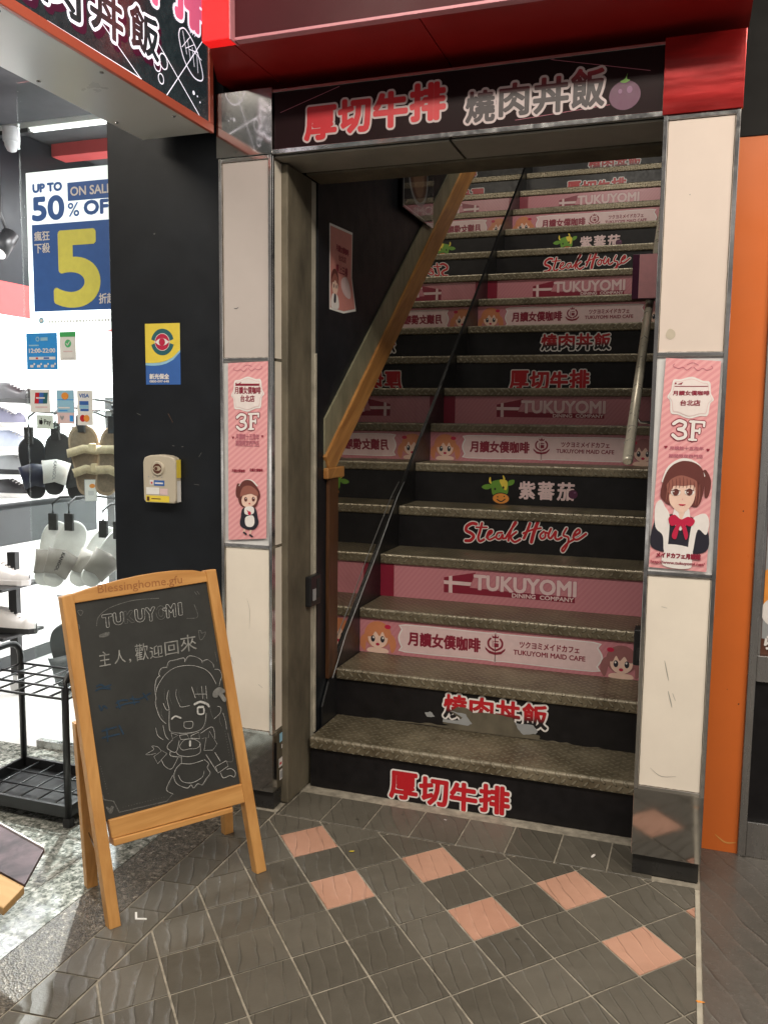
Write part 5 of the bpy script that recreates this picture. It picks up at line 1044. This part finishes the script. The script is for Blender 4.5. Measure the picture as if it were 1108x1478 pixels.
for k in range(16): a.ell(.05+k*.0075, .285-.0003*k, .0012, .0012, P['chalkdim'], 1, 6)
for k in range(12): a.ell(.001+k*.0012, .4-k*.0065, .0012, .0012, P['chalkdim'], 1, 6)
for k in range(10): a.ell(.358+k*.0007, .41-k*.0075, .0012, .0012, P['chalkdim'], 1, 6)
for (p) in ([(0.009,0.599),(0.02,.601),(.03,.594),(0.045,0.596)], [(0.006,0.589),(.02,.592),(0.043,0.587)], [(0.011,0.55),(.016,.537),(.022,.547),(0.03,0.54)], [(0.056,0.548),(.07,.552),(0.086,0.549)], [(0.094,0.551),(.12,.546),(0.149,0.555)], [(0.055,0.537),(.08,.541),(0.116,0.539)], [(0.013,0.486),(0.05,0.488)], [(0.012,0.469),(0.056,0.469)], [(0.025,0.49),(0.025,0.458)], [(0.058,0.49),(0.067,0.467)], [(.06,.553),(.064,.533)], [(.1,.556),(.104,.535)], [(.13,.558),(.14,.54)]): a.stroke(p, .0022, P['chalkblue'], 1)
tx = [(.039+k*.0295, .7435+.0003*k+.0022*math.sin(k), .0625+k*.0295, .773+.0006*k) for k in range(8)]
tx[7] = (tx[7][0]+.006, tx[7][1], tx[7][0]+.013, tx[7][3])
for ch, b_ in zip('TUKUYOMI', tx):
    a.text(ch, *b_, P['chalk' if ch in 'TUMIY' else 'chalkdim'], 2, .0026, rings=12); a.text(ch, *b_, M['board'], 3, .0012)
a.stroke([(0.211,0.761),(0.2155,0.769),(0.211,0.771),(.2085,.769),(.206,.771),(.2035,.767),(.211,.761)], .0007, P['chalk'], 4)
for ch, b_ in zip('主人,歡迎回來', [(.02, .646, .05, .683), (.06, .646, .09, .68), (.099, .643, .105, .653), (.117, .643, .153, .687), (.157, .643, .194, .676), (.2, .644, .24, .68), (.246, .645, .294, .69)]): a.text(ch, *b_, flat('chalk_writing', (.27, .27, .255), .9, 0, .4), 2, 0)
a.build('chalk_drawing', bd, E_(0, 0, -.0106), AXV, UPV)
a = Art(); a.text('Blessinghome.gfu', .03, .824, .265, .852, P['engrave'], 1); a.build('engraving', ez, E_(0, 0, -.0036), AXV, UPV)
def rearleg(foot, top):
    f0 = Vector(foot); t0 = Vector(top); ax = AXV*.0155; th = NN*.012
    MB().hexa([f0-ax-th, f0+ax-th, f0+ax+th, f0-ax+th], [t0-ax-th, t0+ax-th, t0+ax+th, t0-ax+th]).build('rear_leg', M['woodup'], ez, .002)
rearleg((-.149, -.815, 0), E_(-.03, .515, -.045)); rearleg((.047, -.415, 0), E_(.375, .515, -.045))
b = MB(); p0 = Vector((-.118, -.80, .2)); p1 = Vector((.06, -.428, .2))
fa = Vector((-.149, -.815, 0)).lerp(E_(-.03, .515, -.045), .42); fb = Vector((.047, -.415, 0)).lerp(E_(.375, .515, -.045), .42); dz = Vector((0, 0, .016))
MB().hexa([fa-dz-NN*.006, fb-dz-NN*.006, fb+dz-NN*.006, fa+dz-NN*.006], [fa-dz+NN*.006, fb-dz+NN*.006, fb+dz+NN*.006, fa+dz+NN*.006]).build('rear_brace', M['woodalong'], ez)
q0 = E_(.002, .17, -.03); q1 = Vector((-.149, -.815, 0)).lerp(E_(-.03, .515, -.045), .36)
MB().tube([q0, q0.lerp(q1, .3)-Vector((0, 0, .02)), q0.lerp(q1, .6)-Vector((0, 0, .02)), q1], .0018, 6).build('chain', M['steel'], ez)

# ================================================================== MENU STAND (lower left corner)
ms = thing('menu_stand', 'tilted menu board with dark picture and pale wooden edge in the lower left corner', 'menu stand', (-.3, -1.15, 0))
A1, A2, A3, A4 = Vector((-.261, -1.02, .25)), Vector((-.07, -1.083, .25)), Vector((-.02, -1.205, .235)), Vector((-.30, -1.14, .235))
nrm = (A2-A1).cross(A3-A2).normalized(); nrm = nrm if nrm.z > 0 else -nrm
far = (A1-A2).normalized()*.35
qd = [A4+far*.8, A3, A2, A1+far]
pic = NT('menu_picture'); sp_ = pic.n('ShaderNodeTexCoord'); nz = pic.noise(pic.pos(), 14, 4, .6, .5)
pic.l(pic.mix(pic.ramp(nz, .35, .65), (.03, .022, .026), (.11, .075, .085)), pic.b.inputs['Base Color']); pic.b.inputs['Roughness'].default_value = .45; pic.b.inputs['Specular IOR Level'].default_value = .2
MB().hexa([p-nrm*.008 for p in qd], qd).build('picture', pic.m, ms, .001)
MB().hexa([p-nrm*.012 for p in (A1+far+(A1-A4)*.03, A2+(A2-A3)*.03, A2, A1+far)], [p+nrm*.004 for p in (A1+far+(A1-A4)*.03, A2+(A2-A3)*.03, A2, A1+far)]).build('top_trim', P['white'], ms)
low = [A4+far*.8, A3, A3+Vector((-.005, -.06, -.02)), A4+far*.8+Vector((-.005, -.06, -.02))]
MB().hexa([p-Vector((0, 0, .022)) for p in low], [p-Vector((0, 0, .004)) for p in low]).build('wood_edge', woodmat('pale_oak', (.36, .2, .075), (.5, .32, .14), tuple(A3-A4)), ms, .002)
MB().tube([(-.5, -1.05, .0), (-.5, -1.05, .24)], .016, 12).build('post', M['blackmetal'], ms); MB().lathe([(.13, 0), (.13, .012), (.03, .02)], (-.5, -1.05, 0), 2, 24).build('base', M['blackmetal'], ms)

# ================================================================== LITTER
def scrap(label, x, y, L, ang, m_):
    b = MB(); n = 6; ca, sa = math.cos(ang), math.sin(ang); pts = []
    for k in range(n): t = 2*math.pi*k/n; u, v = L*math.cos(t)*random.uniform(.7, 1), L*.35*math.sin(t)*random.uniform(.6, 1); pts.append((x+u*ca-v*sa, y+u*sa+v*ca, .0015+random.uniform(0, .002)))
    b.prism(pts, (0, 0, .0012)); single('paper_scrap', label, 'litter', b, m_, 'scraps on the floor')
scrap('yellowish scrap on a dark tile near the first pink tile', .452, -.395, .011, .4, P['yellow'])
scrap('white scrap by the first riser near the right pillar', 1.13, -.17, .014, 1.2, P['white'])
scrap('tiny white scrap in front of the first riser below the red lettering', .66, -.1, .006, .2, P['white'])
scrap('orange scrap on the metal floor strip', 1.42, -.75, .012, .1, P['orange'])
b = MB(); o_ = Vector((.06, -.912, -.0005)); d1 = Vector((-.58, .81, 0)); d2 = Vector((.94, .33, 0)); hz = Vector((0, 0, .0022))
for e1, e2 in ((d1*.034, d2*.006), (d2*.03, d1*.006)): b.prism([o_, o_+e2, o_+e1+e2, o_+e1], hz); o_ = o_-Vector((0, 0, -.0002))
single('floor_mark', 'small white L shaped mark on the border tiles beside the easel foot', 'floor mark', b, P['paper'])
